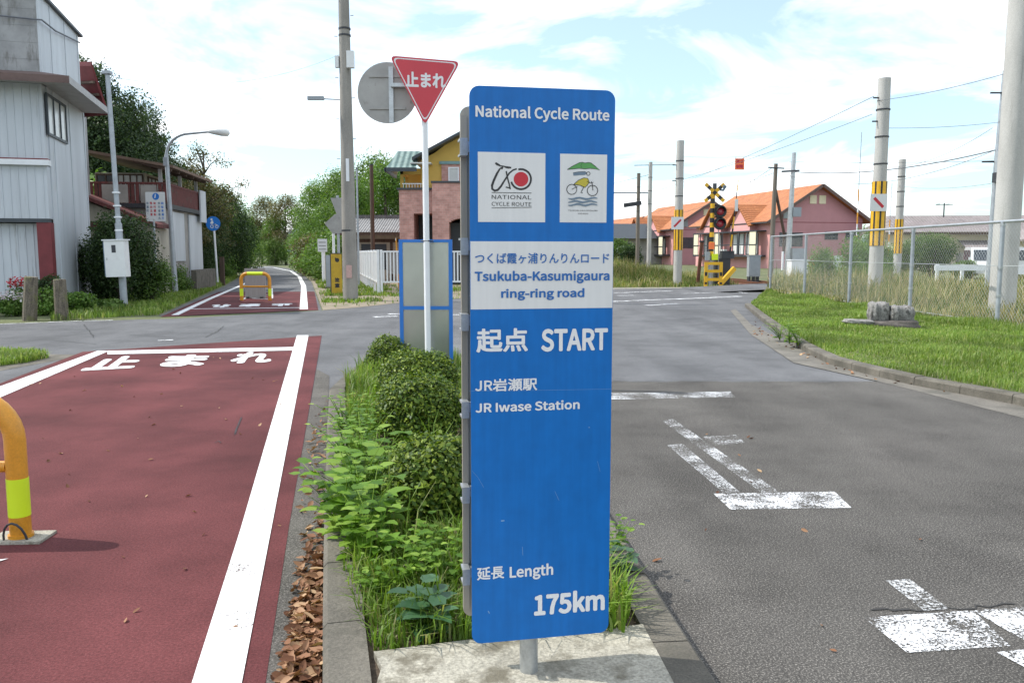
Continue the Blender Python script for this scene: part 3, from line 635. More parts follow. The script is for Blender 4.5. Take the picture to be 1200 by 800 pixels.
fr = MB().plate(rrect(-h, V0, h, V1, 0.03), fp, -0.0015, 0.0015); panel = fr.build('panel', M['sign_blue'], sign)
def art(name, m, polys, t, parent=None):
    b = MB()
    for p in polys: b.plate(p, fp, -0.0015 - t, -0.0012)
    return b.build(name, m, parent or panel)
v282, v362 = suv(635, 283)[1], suv(635, 361.5)[1]
art('white_band', M['sign_white'], [[(-h + .001, v362), (h - .001, v362), (h - .001, v282), (-h + .001, v282)]], 0.0008)
def sign_text(s, x0, x1, ytop, ybase, at, ref, m, weight=0.0, name='lettering', base=0.0008):
    v, f = textmesh(s, weight); u0, u1 = suv(x0, (ytop + ybase) / 2)[0], suv(x1, (ytop + ybase) / 2)[0]
    vt, vb_ = suv(at, ytop)[1], suv(at, ybase)[1]
    rv, _ = textmesh(ref, weight) if ref else (v, 0)
    k = (vt - vb_) / (rv[:, 1].max() - rv[:, 1].min()); y0 = rv[:, 1].min()
    U = u0 + (v[:, 0] - v[:, 0].min()) / (v[:, 0].max() - v[:, 0].min()) * (u1 - u0); Q = vb_ + (v[:, 1] - y0) * k
    b = MB(); dz = lift(len(v), len(TXT[s][0]), 0.00003); b.add([(a, -0.0015 - base - 0.0006 - k_, c) for a, c, k_ in zip(U, Q, dz)], f); return b.build(name, m, panel)
lw, lb = M['letter_white'], M['letter_blue']
sign_text('National Cycle Route', 557, 714, 124, 137.2, 560, 'N', lw, 0.011)
sign_text('つくば霞ヶ浦りんりんロード', 556.5, 713.5, 296.3, 309, 560, None, lb, 0.005, base=0.0016)
sign_text('Tsukuba-Kasumigaura', 556, 714, 318.3, 329.3, 560, 'T', lb, 0.012, base=0.0016)
sign_text('ring-ring road', 587, 684.5, 337.8, 348.6, 635, 'd', lb, 0.012, base=0.0016)
sign_text('起点', 558, 618.5, 385, 413, 560, None, lw, 0.01)
sign_text('START', 634, 712, 385.5, 411.5, 640, 'T', lw, 0.013)
sign_text('JR岩瀬駅', 556.6, 629.3, 444.2, 459, 560, None, lw, 0.008)
sign_text('JR Iwase Station', 557, 679, 472.4, 483.2, 560, 'J', lw, 0.011)
sign_text('延長', 558.8, 590.7, 663.9, 679, 562, None, lw, 0.008)
sign_text('Length', 597, 648, 663.2, 676, 600, 'L', lw, 0.011)
sign_text('175km', 625.6, 708.4, 696.2, 720, 632, '1', lw, 0.016)
# emblems
def zl(x, y): return suv(530 + x / 4.445, 90 + y / 4.445)
def zr(pts): return [zl(*p) for p in pts]
p1 = [zl(133, 392), zl(484, 400), zl(483, 755), zl(134, 757)][::-1]
p1 = [(p1[0][0], zl(300, 757)[1]), (zl(483.5, 600)[0], zl(300, 757)[1]), (zl(483.5, 600)[0], zl(300, 395)[1]), (p1[0][0], zl(300, 395)[1])]
plate1 = art('logo_plate', M['sign_white'], [p1], 0.0008)
p2 = [(zl(560, 600)[0], zl(680, 759)[1]), (zl(803.5, 600)[0], zl(680, 759)[1]), (zl(803.5, 600)[0], zl(680, 404)[1]), (zl(560, 600)[0], zl(680, 404)[1])]
plate2 = art('logo_plate', M['sign_white'], [p2], 0.0008)
mmz = abs(zl(300, 400)[0] - zl(400, 400)[0]) / 100
def strokes(specs, parent, mats, name='emblem', z0=0.0012):
    b = MB()
    for i, (kind, pts, w, mi) in enumerate(specs):
        b.cur = mi; zt = -0.0015 - z0 - 0.00012 * i
        if kind == 'fill': b.add([(u, zt, v) for u, v in zr(pts)], [tuple(range(len(pts)))])
        else:
            ww = [x * mmz for x in w] if isinstance(w, (list, tuple)) else w * mmz
            L, Q = ribbon(zr(pts), ww)
            for j in range(len(L) - 1): b.add([(p.x, zt, p.y) for p in (L[j], L[j + 1], Q[j + 1], Q[j])], [(0, 1, 2, 3)])
    return b.build(name, mats, parent)
def ringpts(cx_, cy_, r, a0=0, a1=360): return arc(cx_, cy_, r, a0, a1, 28)
hook = [(256, 472), (246, 482), (232, 505), (216, 540), (206, 568), (208, 585), (220, 594), (236, 590), (252, 572), (275, 535), (296, 503), (315, 487), (335, 480)]
strokes([('s', hook, [5, 8, 11, 12, 12, 11, 11, 11, 10, 9, 8, 8, 8], 0), ('s', ringpts(357, 534, 52, -105, 165), 10, 0), ('fill', ringpts(357, 534, 38)[:-1], 0, 1),
         ('s', [(244, 464), (262, 466), (280, 470)], 6, 0), ('s', [(224, 449), (233, 456), (248, 463)], [8, 12, 8], 0), ('s', [(274, 470), (288, 473), (306, 474)], [8, 11, 8], 0),
         ('s', [(280, 492), (284, 515), (290, 540), (297, 565), (301, 586)], 7, 0), ('s', [(278, 575), (290, 578), (302, 580)], 6, 0), ('s', [(262, 470), (256, 482)], 8, 0),
         ('s', [(204, 603), (412, 606)], 2.6, 0), ('s', [(204, 683), (412, 680)], 2.6, 0)], plate1, [M['ink_black'], M['ink_red']])
sign_text('NATIONAL', 576, 622.5, 228.6, 233.2, 580, 'N', M['ink_black'], 0.0, base=0.0012).parent = plate1
sign_text('CYCLE ROUTE', 576, 622.5, 236.8, 241.2, 580, 'E', M['ink_black'], 0.0, base=0.0012).parent = plate1
wave = lambda y, ph: [(602 + 15.2 * i, y + 4 * math.sin(i * 1.25 + ph)) for i in range(11)]
mt = [(598, 484), (622, 468), (645, 456), (662, 448), (676, 446), (690, 450), (708, 447), (722, 450), (745, 468), (768, 488), (742, 480), (715, 478), (690, 481), (660, 478), (630, 481)]
strokes([('fill', mt, 0, 2), ('s', mt + mt[:1], 3, 0), ('s', [(676, 450), (668, 464), (674, 474)], 2, 0),
         ('fill', [(628, 501), (655, 496), (690, 494), (702, 503), (690, 512), (660, 513), (630, 516)], 0, 4), ('s', [(628, 501), (655, 496), (690, 494), (702, 503)], 2, 0),
         ('s', ringpts(707, 505, 9), 3, 0), ('fill', [(632, 561), (655, 540), (684, 527), (704, 530), (712, 548), (706, 560), (690, 577), (664, 566)], 0, 3),
         ('s', [(632, 561), (655, 540), (684, 527), (704, 530), (712, 548), (706, 560), (690, 577), (664, 566), (632, 561)], 3, 0),
         ('s', ringpts(621, 587, 26), 3.5, 0), ('s', ringpts(729, 593, 27), 3.5, 0), ('s', [(700, 545), (716, 554), (734, 550)], 3, 0), ('s', [(722, 546), (728, 560), (731, 592)], 3.5, 0),
         ('s', [(684, 572), (676, 590), (668, 604), (678, 606)], 3.5, 0), ('s', [(621, 587), (650, 572)], 3, 0), ('s', wave(634, 0), [4, 7, 9, 10, 8, 9, 10, 8, 9, 7, 4], 4), ('s', wave(651, 1.6), [4, 7, 9, 8, 10, 9, 8, 10, 8, 7, 4], 4),
         ('s', wave(667, .6), [4, 8, 8, 10, 9, 8, 10, 9, 8, 7, 4], 4)], plate2, [M['ink_black'], M['ink_red'], M['ink_green'], M['ink_yellow'], M['ink_grey']])
sign_text('TSUKUBA KASUMIGAURA', 665.5, 700, 246, 247.6, 680, 'T', M['ink_black'], 0.0, base=0.0012).parent = plate2
sign_text('RING ROAD', 677, 689, 249.6, 251.2, 680, 'R', M['ink_black'], 0.0, base=0.0012).parent = plate2
# scratches and specks on the face
def mark(pts, w, t=0.0003):
    L, Q = ribbon([suv(*p) for p in pts], w); b = MB()
    for i in range(len(L) - 1): b.add([(p.x, -0.0015 - t, p.y) for p in (L[i], L[i + 1], Q[i + 1], Q[i])], [(0, 1, 2, 3)])
    return b
b = MB()
for p, w in (([(553, 551), (560, 559), (567, 571)], .0008), ([(549.6, 457.8), (620, 457.2), (716, 455.5)], .0007), ([(650, 575), (655, 586)], .0009), ([(587, 609.8), (591, 609.4)], .004), ([(689.5, 500.5), (691, 500.3)], .003), ([(612, 640), (612.6, 650)], .0012), ([(572, 715), (573.5, 718)], .003), ([(700, 540), (703, 552)], .0007)):
    mark(p, w).build('scratch', M['scratch'], panel)
# second plate facing the other way, bolted to the same pole, with rails and clips at five heights
rp = MB(); hb = h + 0.006; b0, b1 = V0 + 0.012, V1 - 0.03; rp.plate(rrect(-hb, b0, hb, b1, 0.03), fp, 0.175, 0.1785); rp.plate([(-hb, b0 + .03), (-hb + 0.02, b0 + .03), (-hb + 0.02, b1 - .03), (-hb, b1 - .03)], fp, 0.163, 0.175)
rp.plate([(hb - .02, b0 + .03), (hb, b0 + .03), (hb, b1 - .03), (hb - .02, b1 - .03)], fp, 0.163, 0.175); rp.build('rear_panel', M['steel_olive'], sign)
for py in (165, 287, 380, 487, 591, 691):
    z = suv(545, py)[1]
    rb_ = MB().box((-h + 0.02, 0.0025, z - 0.014), (h - 0.02, 0.03, z + 0.014)); rb_.box((-hb + 0.008, 0.135, z - 0.016), (hb - 0.008, 0.162, z + 0.016)); rl = rb_.build('rail', M['steel'], sign)
    cb = MB()
    for s in (-1, 1):
        x = s * hb * 0.985
        cb.box((x - 0.012, 0.113, z - 0.03), (x + 0.012, 0.163, z - 0.024)); cb.box((x - 0.012, 0.113, z + 0.016), (x + 0.012, 0.163, z + 0.023)); cb.box((x - 0.012, 0.107, z - 0.03), (x + 0.012, 0.113, z + 0.023))
    cb.tube([(-0.037, 0.085, z), (0, 0.046, z), (0.037, 0.085, z), (0, 0.124, z), (-0.037, 0.085, z)], 0.006, 6); cb.build('clip', M['steel'], rl)
pb = MB().tube([(0.0, 0.085, -0.3), (0.0, 0.085, V1 - 0.06)], 0.0303, 24); smooth_by_angle(pb.build('pole', M['steel'], sign))
px_pole = suv(626, 770)
for o in sign.children:
    if o.name.startswith('pole'): o.location.x = px_pole[0]

# ------------------------------------------------------------------ buildings
def bx(name, m, parent, *boxes):
    b = MB()
    for a, c in boxes: b.box(a, c)
    return b.build(name, m, parent)
def window(parent, a, c, axis, out, fm='dark_trim', gm='glass', mull=1, fw=0.06, name='window', sill=False):
    """glazed frame in a wall: axis 'x' = wall runs along x; out = +1 or -1 is the outward way"""
    d = 0.05 * out; fb = MB(); gb = MB()
    (u0, w0, z0), (u1, w1, z1) = a, c
    def bb(b, p0, p1, q0, q1, t0, t1):
        if axis == 'x': b.box((p0, w0 + t0, q0), (p1, w0 + t1, q1))
        else: b.box((w0 + t0, p0, q0), (w0 + t1, p1, q1))
    for p0, p1, q0, q1 in ((u0, u0 + fw, z0, z1), (u1 - fw, u1, z0, z1), (u0 + fw, u1 - fw, z0, z0 + fw), (u0 + fw, u1 - fw, z1 - fw, z1)): bb(fb, p0, p1, q0, q1, 0.004 * out, d)
    for k in range(1, mull + 1):
        x = u0 + (u1 - u0) * k / (mull + 1); bb(fb, x - fw * 0.4, x + fw * 0.4, z0 + fw, z1 - fw, 0.004 * out, d)
    bb(gb, u0 + fw, u1 - fw, z0 + fw, z1 - fw, 0.002 * out, 0.02 * out)
    f = fb.build(name, M[fm], parent); gb.build('pane', M[gm], f)
    return f
# 1. grey metal shed on the corner (local: corner at the origin, front wall along -x, right wall along +y)
shed = thing('metal_shed', 'tall grey metal clad building with maroon trim on the left street corner', 'building', (-12.3, 22, 0), R(15.4))
LW, D = 9.0, 4.6
def ribs(b, x0, x1, y, z0, z1, step, out=-1, along='x'):
    n = int(abs(x1 - x0) / step)
    for i in range(n + 1):
        x = x0 + (x1 - x0) * i / max(n, 1)
        if along == 'x': b.box((x - 0.012, y, z0), (x + 0.012, y + 0.018 * out, z1))
        else: b.box((y, x - 0.012, z0), (y + 0.018 * out, x + 0.012, z1))
w = MB().box((-LW, 0, 3.98), (0, D, 5.9)); ribs(w, -LW, -0.1, 0, 3.98, 5.86, 0.19); w.build('wall', M['siding'], shed)
w = MB().box((-LW, 0.012, 2.42), (0.0, D, 3.8)); ribs(w, -LW, -0.1, 0.012, 2.42, 3.8, 0.19); w.build('wall', M['siding'], shed)
w = MB().box((-LW, 0.35, 0), (0, D, 2.3)); ribs(w, -LW, -0.3, 0.35, 0, 2.3, 0.19); w.build('wall', M['siding'], shed)
w = MB().box((0.0, 0.36, -0.05), (0.03, D + 0.02, 5.9)); ribs(w, 0.8, D - 0.2, 0.03, 0, 5.86, 1.25, 1, 'y'); w.build('side_cladding', M['siding'], shed)
w = MB().box((-LW, 0.02, 6.06), (-0.02, D - 0.2, 8.2))
for k in range(8): w.box((-LW, 0.015, 6.1 + k * 0.42), (-0.02, 0.02, 6.1 + k * 0.42 + 0.01))
w.build('upper_wall', M['siding_dirty'], shed)
w = MB().box((-0.02, 0.015, 6.06), (0.02, D - 0.2, 8.2)); w.box((0.02, 0.015, 6.06), (0.035, 0.06, 8.2)); ribs(w, 1.1, D - 0.4, 0.02, 6.06, 8.2, 1.3, 1, 'y'); w.build('upper_side_cladding', M['siding'], shed)
r_ = MB().hexa([(-LW - .2, -0.15), (0.12, -0.15), (0.12, D), (-LW - .2, D)], 8.2, 8.27); r_.box((-LW, -0.08, 8.27), (0.02, D - .1, 8.34)); r_.build('roof', M['dark_trim'], shed)
# skirt roof around the storey: sloping top, pale soffit, brown fascia
sk = MB(); o_, i_ = 0.85, 0.03
top = [(-LW, -o_, 5.98), (o_, -o_, 5.98), (o_, D, 5.98)]; inn = [(-LW, -i_, 6.2), (i_, -i_, 6.2), (i_, D, 6.2)]
sk.face([top[0], top[1], inn[1], inn[0]]); sk.face([top[1], top[2], inn[2], inn[1]]); sk.build('skirt_roof', M['brown_fascia'], shed)
bx('soffit', M['soffit'], shed, ((-LW, -o_ + 0.02, 5.905), (o_ - 0.02, -0.004, 5.93)), ((0.034, -0.002, 5.905), (o_ - 0.02, D, 5.93)))
bx('fascia', M['brown_fascia'], shed, ((-LW, -o_, 5.80), (o_, -o_ + 0.018, 5.985)))
bx('fascia', M['soffit'], shed, ((o_ - 0.018, -o_ + 0.019, 5.80), (o_, D, 5.985)))
bx('ledge', M['white_metal'], shed, ((-LW, -0.16, 3.8), (0.1, 0.1, 3.94)))
bx('ledge_capping', M['shed_red'], shed, ((-LW, -0.14, 3.941), (0.08, 0.06, 3.975)))
bx('lintel', M['dark_trim'], shed, ((-LW, 0.0, 2.32), (-0.02, 0.34, 2.415)))
bx('corner_post', M['shed_red'], shed, ((-0.32, 0.02, -0.05), (0.02, 0.34, 2.318)))
window(shed, (0.15, 0.032, 4.62), (2.15, 0.032, 5.72), 'y', 1, 'dark_trim', 'glass_pale', 2, 0.07)
bx('door_frame', M['dark_trim'], shed, ((-1.98, 0.24, 0), (-1.86, 0.34, 2.3)), ((-2.9, 0.24, 2.18), (-1.98, 0.34, 2.3)))
bx('door', M['shed_red'], shed, ((-2.9, 0.28, 0.05), (-1.98, 0.33, 2.18)))
bx('window', M['dark_trim'], shed, ((-2.2, -0.06, 3.99), (-1.42, -0.019, 5.75)), ((-1.48, -0.09, 3.99), (-1.40, -0.02, 5.78)))
bx('pane', M['glass_pale'], shed, ((-2.14, -0.07, 4.1), (-1.54, -0.061, 5.68))); 
sh_m = Matrix.LocRotScale(shed.location, shed.rotation_euler.to_quaternion(), None).inverted()
er = MB(); qd = [sh_m @ P(*p) for p in ((80, 78, 28.4), (106.5, 77.5, 28.0), (126, 135, 28.6), (92, 138, 29.4))]
er.add([tuple(p) for p in qd] + [(p.x + .03, p.y - .02, p.z + .14) for p in qd], [(0, 1, 2, 3), (7, 6, 5, 4), (0, 4, 5, 1), (1, 5, 6, 2), (2, 6, 7, 3), (3, 7, 4, 0)]); ev_ = er.build('rear_eave', M['shed_red'], shed)
eb = MB()
for t_ in (.3, .55, .8): eb.obox(qd[0].lerp(qd[3], t_) - Vector((0, .05, .05)), qd[1].lerp(qd[2], t_) - Vector((.05, .05, .05)), .08, .08)
eb.build('eave_battens', M['wood_dark'], ev_)
MB().tube([(-8, -.12, 7.95), (-3, -.12, 7.62), (-.1, -.1, 7.5), (.12, -.08, 7.5), (.13, 1.2, 7.55), (.1, 4.2, 7.95)], .022, 6).build('cable', M['wire'], shed)
bx('rear_wall', M['siding_dirty'], shed, ((-LW, D + 0.03, 0), (-0.6, 8, 7.0)))

# 2. old two-storey house behind the shed (local: -y front, +x towards the cycle path)
old = thing('weathered_house', 'run-down two storey house with rusty roof and red balcony behind the dark bush', 'house', (-13.0, 31, 0), R(8))
W2, D2 = 2.7, 5.6
bx('wall', M['grey_plaster'], old, ((-W2, 0.0, 0), (0, D2, 3.3)))
bx('upper_wall', M['plaster'], old, ((-W2, 0.9, 3.3), (-0.9, D2, 4.55)))
for sgn in (0,):
    r_ = MB(); r_.add([(-W2 - .3, -0.5, 5.22), (0.5, -0.5, 4.62), (0.5, D2 + .4, 4.62), (-W2 - .3, D2 + .4, 5.22), (-W2 - .3, -0.5, 5.32), (0.5, -0.5, 4.72), (0.5, D2 + .4, 4.72), (-W2 - .3, D2 + .4, 5.32)],
                  [(3, 2, 1, 0), (4, 5, 6, 7), (0, 1, 5, 4), (1, 2, 6, 5), (2, 3, 7, 6), (3, 0, 4, 7)]); r_.build('roof', M['rust_roof'], old)
b = MB()
for i in range(6): y = -0.4 + i * 1.1; b.obox((-0.9, y, 4.86), (0.42, y, 4.55), .07, .09)
b.build('rafter', M['wood_dark'], old)
b = MB()
for x, y in ((-0.1, 0.0), (-0.1, 2.8), (-0.1, D2 - .1), (-2.64, -0.05)): b.box((x - .06, y - .06, 3.35), (x + .06, y + .06, 4.62))
b.build('balcony_post', M['soffit'], old)
bx('balcony_floor', M['dark_steel'], old, ((-W2, -0.25, 3.18), (0.15, 0.0, 3.34)), ((0.001, -0.0, 3.18), (0.2, D2, 3.34)))
b = MB()
for x in np.arange(-W2, 0.1, 0.16): b.box((x, -0.2, 3.34), (x + .12, -0.17, 4.05))
for y in np.arange(-0.16, D2, 0.16): b.box((0.12, y, 3.34), (0.15, y + .12, 4.05))
b.box((-W2, -0.22, 4.05), (0.17, -0.15, 4.12)); b.box((0.1, -0.15, 4.05), (0.17, D2, 4.12)); b.build('balcony_rail', M['old_red'], old)
bx('balcony_panel', M['grey_plaster'], old, ((-2.1, -0.25, 3.36), (-1.2, -0.201, 4.02)), ((-.75, -0.25, 3.36), (-.2, -0.201, 4.02)))
for y in (1.2, 3.4): window(old, (y, -0.899, 3.45), (y + 1.9, -0.899, 4.45), 'y', 1, 'wood_dark', 'glass_pale', 3, 0.06)
window(old, (-1.9, 0.899, 3.45), (-0.95, 0.899, 4.5), 'x', -1, 'wood_dark', 'glass_pale', 3, 0.05)
window(old, (-2.66, 0.899, 3.6), (-1.95, 0.899, 4.5), 'x', -1, 'wood_dark', 'glass', 1, 0.06)
r_ = MB(); z0 = (3.75, 2.35)
r_.add([(-3.6, -2.2, 4.0), (0.3, -2.2, 2.4), (0.3, -0.26, 2.4), (-3.6, -0.26, 4.0), (-3.6, -2.2, 4.13), (0.3, -2.2, 2.53), (0.3, -0.26, 2.53), (-3.6, -0.26, 4.13)],
       [(3, 2, 1, 0), (4, 5, 6, 7), (0, 1, 5, 4), (1, 2, 6, 5), (2, 3, 7, 6), (3, 0, 4, 7)]); r_.build('porch_roof', M['old_red'], old)
w = MB(); w.add([(-3.4, -1.9, 0), (0.1, -1.9, 0), (0.1, -1.9, 2.4), (-3.4, -1.9, 3.85), (-3.4, -0.0, 0), (0.1, -0.0, 0), (0.1, -0.0, 2.4), (-3.4, -0.0, 3.85)],
               [(0, 1, 2, 3), (7, 6, 5, 4), (1, 5, 6, 2), (0, 3, 7, 4), (3, 2, 6, 7)]); w.build('porch_wall', M['plaster'], old)
bx('barge_trim', M['old_red'], old, ((-3.4, -1.94, 2.3), (-0.9, -1.901, 2.6)))
window(old, (-.9, -1.901, 1.0), (-.1, -1.901, 2.0), 'x', -1, 'wood_dark', 'glass', 1, .06)
bx('side_wall', M['siding'], old, ((0.01, 0.8, 1.2), (0.06, 2.6, 3.1)), ((0.01, 3.4, 0.3), (0.06, D2, 3.1)), ((0.2, D2 - .9, 2.85), (0.26, D2 + .1, 4.2)))
bx('low_wall', M['kerb'], old, ((0.5, 1.5, 0), (0.7, 5, 0.85)))

# 3. yellow and pink brick house
yh = thing('brick_house', 'yellow rendered house with pink brick ground floor and green tiled eaves', 'house', (-5.77, 40.2, 0), R(0))
def z_at(py, Y): return P(600, py, Y).z
bz = z_at(222, 40); ez = z_at(196, 40)
b = MB(); b.hexa([(0.3, 0), (1.0, 0), (1.0, 8), (0.3, 8)], 0, bz); b.hexa([(1.0, 2.2), (2.0, 2.2), (2.0, 8), (1.0, 8)], 0, bz); b.box((1.0, 0, z_at(250, 40)), (1.95, 2.2, bz)); b.box((1.95, -0.5, z_at(250, 40)), (9.6, 8, z_at(215, 40)))
b.box((1.95, -0.5, 0), (2.75, 8, z_at(250, 40))); b.box((4.1, -0.5, 0), (9.6, 8, z_at(250, 40)))
n = 14; 
for i in range(n):                                      # the arched opening's head
    x0, x1 = 2.75 + 1.35 * i / n, 2.75 + 1.35 * (i + 1) / n; a0 = 0.28 * math.sqrt(max(0, 1 - ((x0 + x1 - 6.85) / 1.35) ** 2))
    b.box((x0, -0.5, z_at(263, 40) + a0), (x1, 0.2, z_at(250, 40) - 0.001))
b.build('brick_wall', M['pink_brick'], yh)
bx('opening_shade', M['dark_trim'], yh, ((2.75, 0.6, 0), (4.1, 0.7, 3)), ((1.0, 2.1, 0.0), (1.95, 2.19, z_at(250, 40))))  # dark sheets standing in for the shade inside the arch and recess
bx('coping', M['dark_trim'], yh, ((0.2, -0.1, bz), (1.97, 0.25, bz + .09)), ((1.9, -0.56, z_at(215, 40)), (9.65, -0.2, z_at(215, 40) + .09)))
w = MB()
gz = z_at(128, 40)
w.add([(1.35, 0.3, bz - .02), (9.4, 0.3, bz - .02), (9.4, 0.3, ez + .5), (5.6, 0.3, gz + 0.6), (2.0, 0.3, z_at(178, 40)), (1.35, 0.3, z_at(186, 40)),
       (1.35, 8, bz - .02), (9.4, 8, bz - .02), (9.4, 8, ez + .5), (5.6, 8, gz + .6), (2.0, 8, z_at(178, 40)), (1.35, 8, z_at(186, 40))],
      [(0, 1, 2, 3, 4, 5), (11, 10, 9, 8, 7, 6), (0, 5, 11, 6), (1, 7, 8, 2)]); w.box((0.32, 0.35, bz), (0.47, 0.5, ez)); w.box((0.32, 0.35, ez - 0.28), (1.35, 0.5, ez)); w.box((0.32, 2.2, bz), (1.35, 2.3, ez)); w.box((0.32, 0.5, ez - 0.28), (0.47, 2.2, ez))
w.build('wall', M['yellow_wall'], yh)
r_ = MB()
def slopeslab(b, p, q, y0, y1, t=0.14):
    b.add([(p[0], y0, p[1]), (q[0], y0, q[1]), (q[0], y1, q[1]), (p[0], y1, p[1]), (p[0], y0, p[1] + t), (q[0], y0, q[1] + t), (q[0], y1, q[1] + t), (p[0], y1, p[1] + t)],
          [(3, 2, 1, 0), (4, 5, 6, 7), (0, 1, 5, 4), (1, 2, 6, 5), (2, 3, 7, 6), (3, 0, 4, 7)])
pk = (5.6, z_at(126, 39.5)); e0 = (1.0, z_at(187, 39.5))
slopeslab(r_, e0, pk, -0.5, 8.4); slopeslab(r_, (10.2, e0[1]), pk, -0.5, 8.4); r_.build('roof', M['dark_trim'], yh)
bx('soffit', M['white_soffit'], yh, ((0.9, -0.45, z_at(191, 39.5)), (1.9, 0.28, z_at(189.5, 39.5))))
r_ = MB(); r_.add([(-0.2, -0.7, z_at(197, 39.5)), (1.2, -0.7, z_at(197, 39.5)), (1.25, 1.2, z_at(176, 41)), (0.1, 1.2, z_at(176, 41)), (-0.2, 3, z_at(197, 39.5)), (0.1, 3, z_at(176, 41))], [(0, 1, 2, 3), (4, 0, 3, 5)])
r_.build('side_roof', M['green_tile'], yh)
bx('gutter', M['dark_trim'], yh, ((-0.25, -0.78, z_at(201, 39.5)), (1.25, -0.701, z_at(196.5, 39.5))), ((-0.29, -0.78, z_at(201, 39.5)), (-0.21, 3, z_at(196.5, 39.5))))
b = MB(); zt = z_at(215.5, 40)
for x in np.arange(0.5, 1.4, 0.14): b.box((x, 0.02, bz + .09), (x + 0.03, 0.05, zt))
b.box((0.46, 0.01, zt), (1.4, 0.06, zt + .05)); b.build('balcony_rail', M['white_metal'], yh)
bx('window_surround', M['pink_brick'], yh, ((2.35, 0.2, z_at(214, 40)), (3.9, 0.3, z_at(191.5, 40))))
bx('window_header', M['green_trim'], yh, ((2.25, 0.12, z_at(191.4, 40)), (4.0, 0.3, z_at(188, 40))))
window(yh, (2.68, 0.199, z_at(212.5, 40)), (3.2, 0.199, z_at(195, 40)), 'x', -1, 'white_metal', 'glass_pale', 0, 0.06)

# 4. old tile-roofed house left of it
th = thing('tiled_house', 'low old house with grey tiled roof behind the white picket fence', 'house', (-9.2, 46, 0), 0)
bx('wall', M['plaster'], th, ((0, 0, 0), (7, 5, z_at(275, 46))))
bx('timber_band', M['wood_dark'], th, ((0, -0.03, z_at(284, 46)), (7, -0.002, z_at(280, 46))), ((0.5, -0.04, 0), (0.65, -0.002, z_at(284, 46))), ((2.4, -0.04, 0), (2.55, -0.002, z_at(284, 46))))
bx('window', M['dark_trim'], th, ((0.8, -0.04, 0.6), (2.2, -0.003, z_at(286, 46))))
r_ = MB(); zA, zB = z_at(272, 45), z_at(255, 48)
r_.add([(-0.6, -1, zA), (7.6, -1, zA), (7.3, 2.4, zB), (-0.3, 2.4, zB), (7.6, 6, zA), (-0.6, 6, zA)], [(0, 1, 2, 3), (3, 2, 4, 5), (0, 3, 5), (1, 4, 2)]); r_.build('roof', M['grey_tile'], th)
bx('ridge', M['grey_tile'], th, ((-0.5, 2.2, zB - .05), (7.5, 2.6, zB + .16)))
bx('eave_board', M['wood_dark'], th, ((-0.6, -0.98, zA - .16), (7.6, -0.9, zA - .012)))

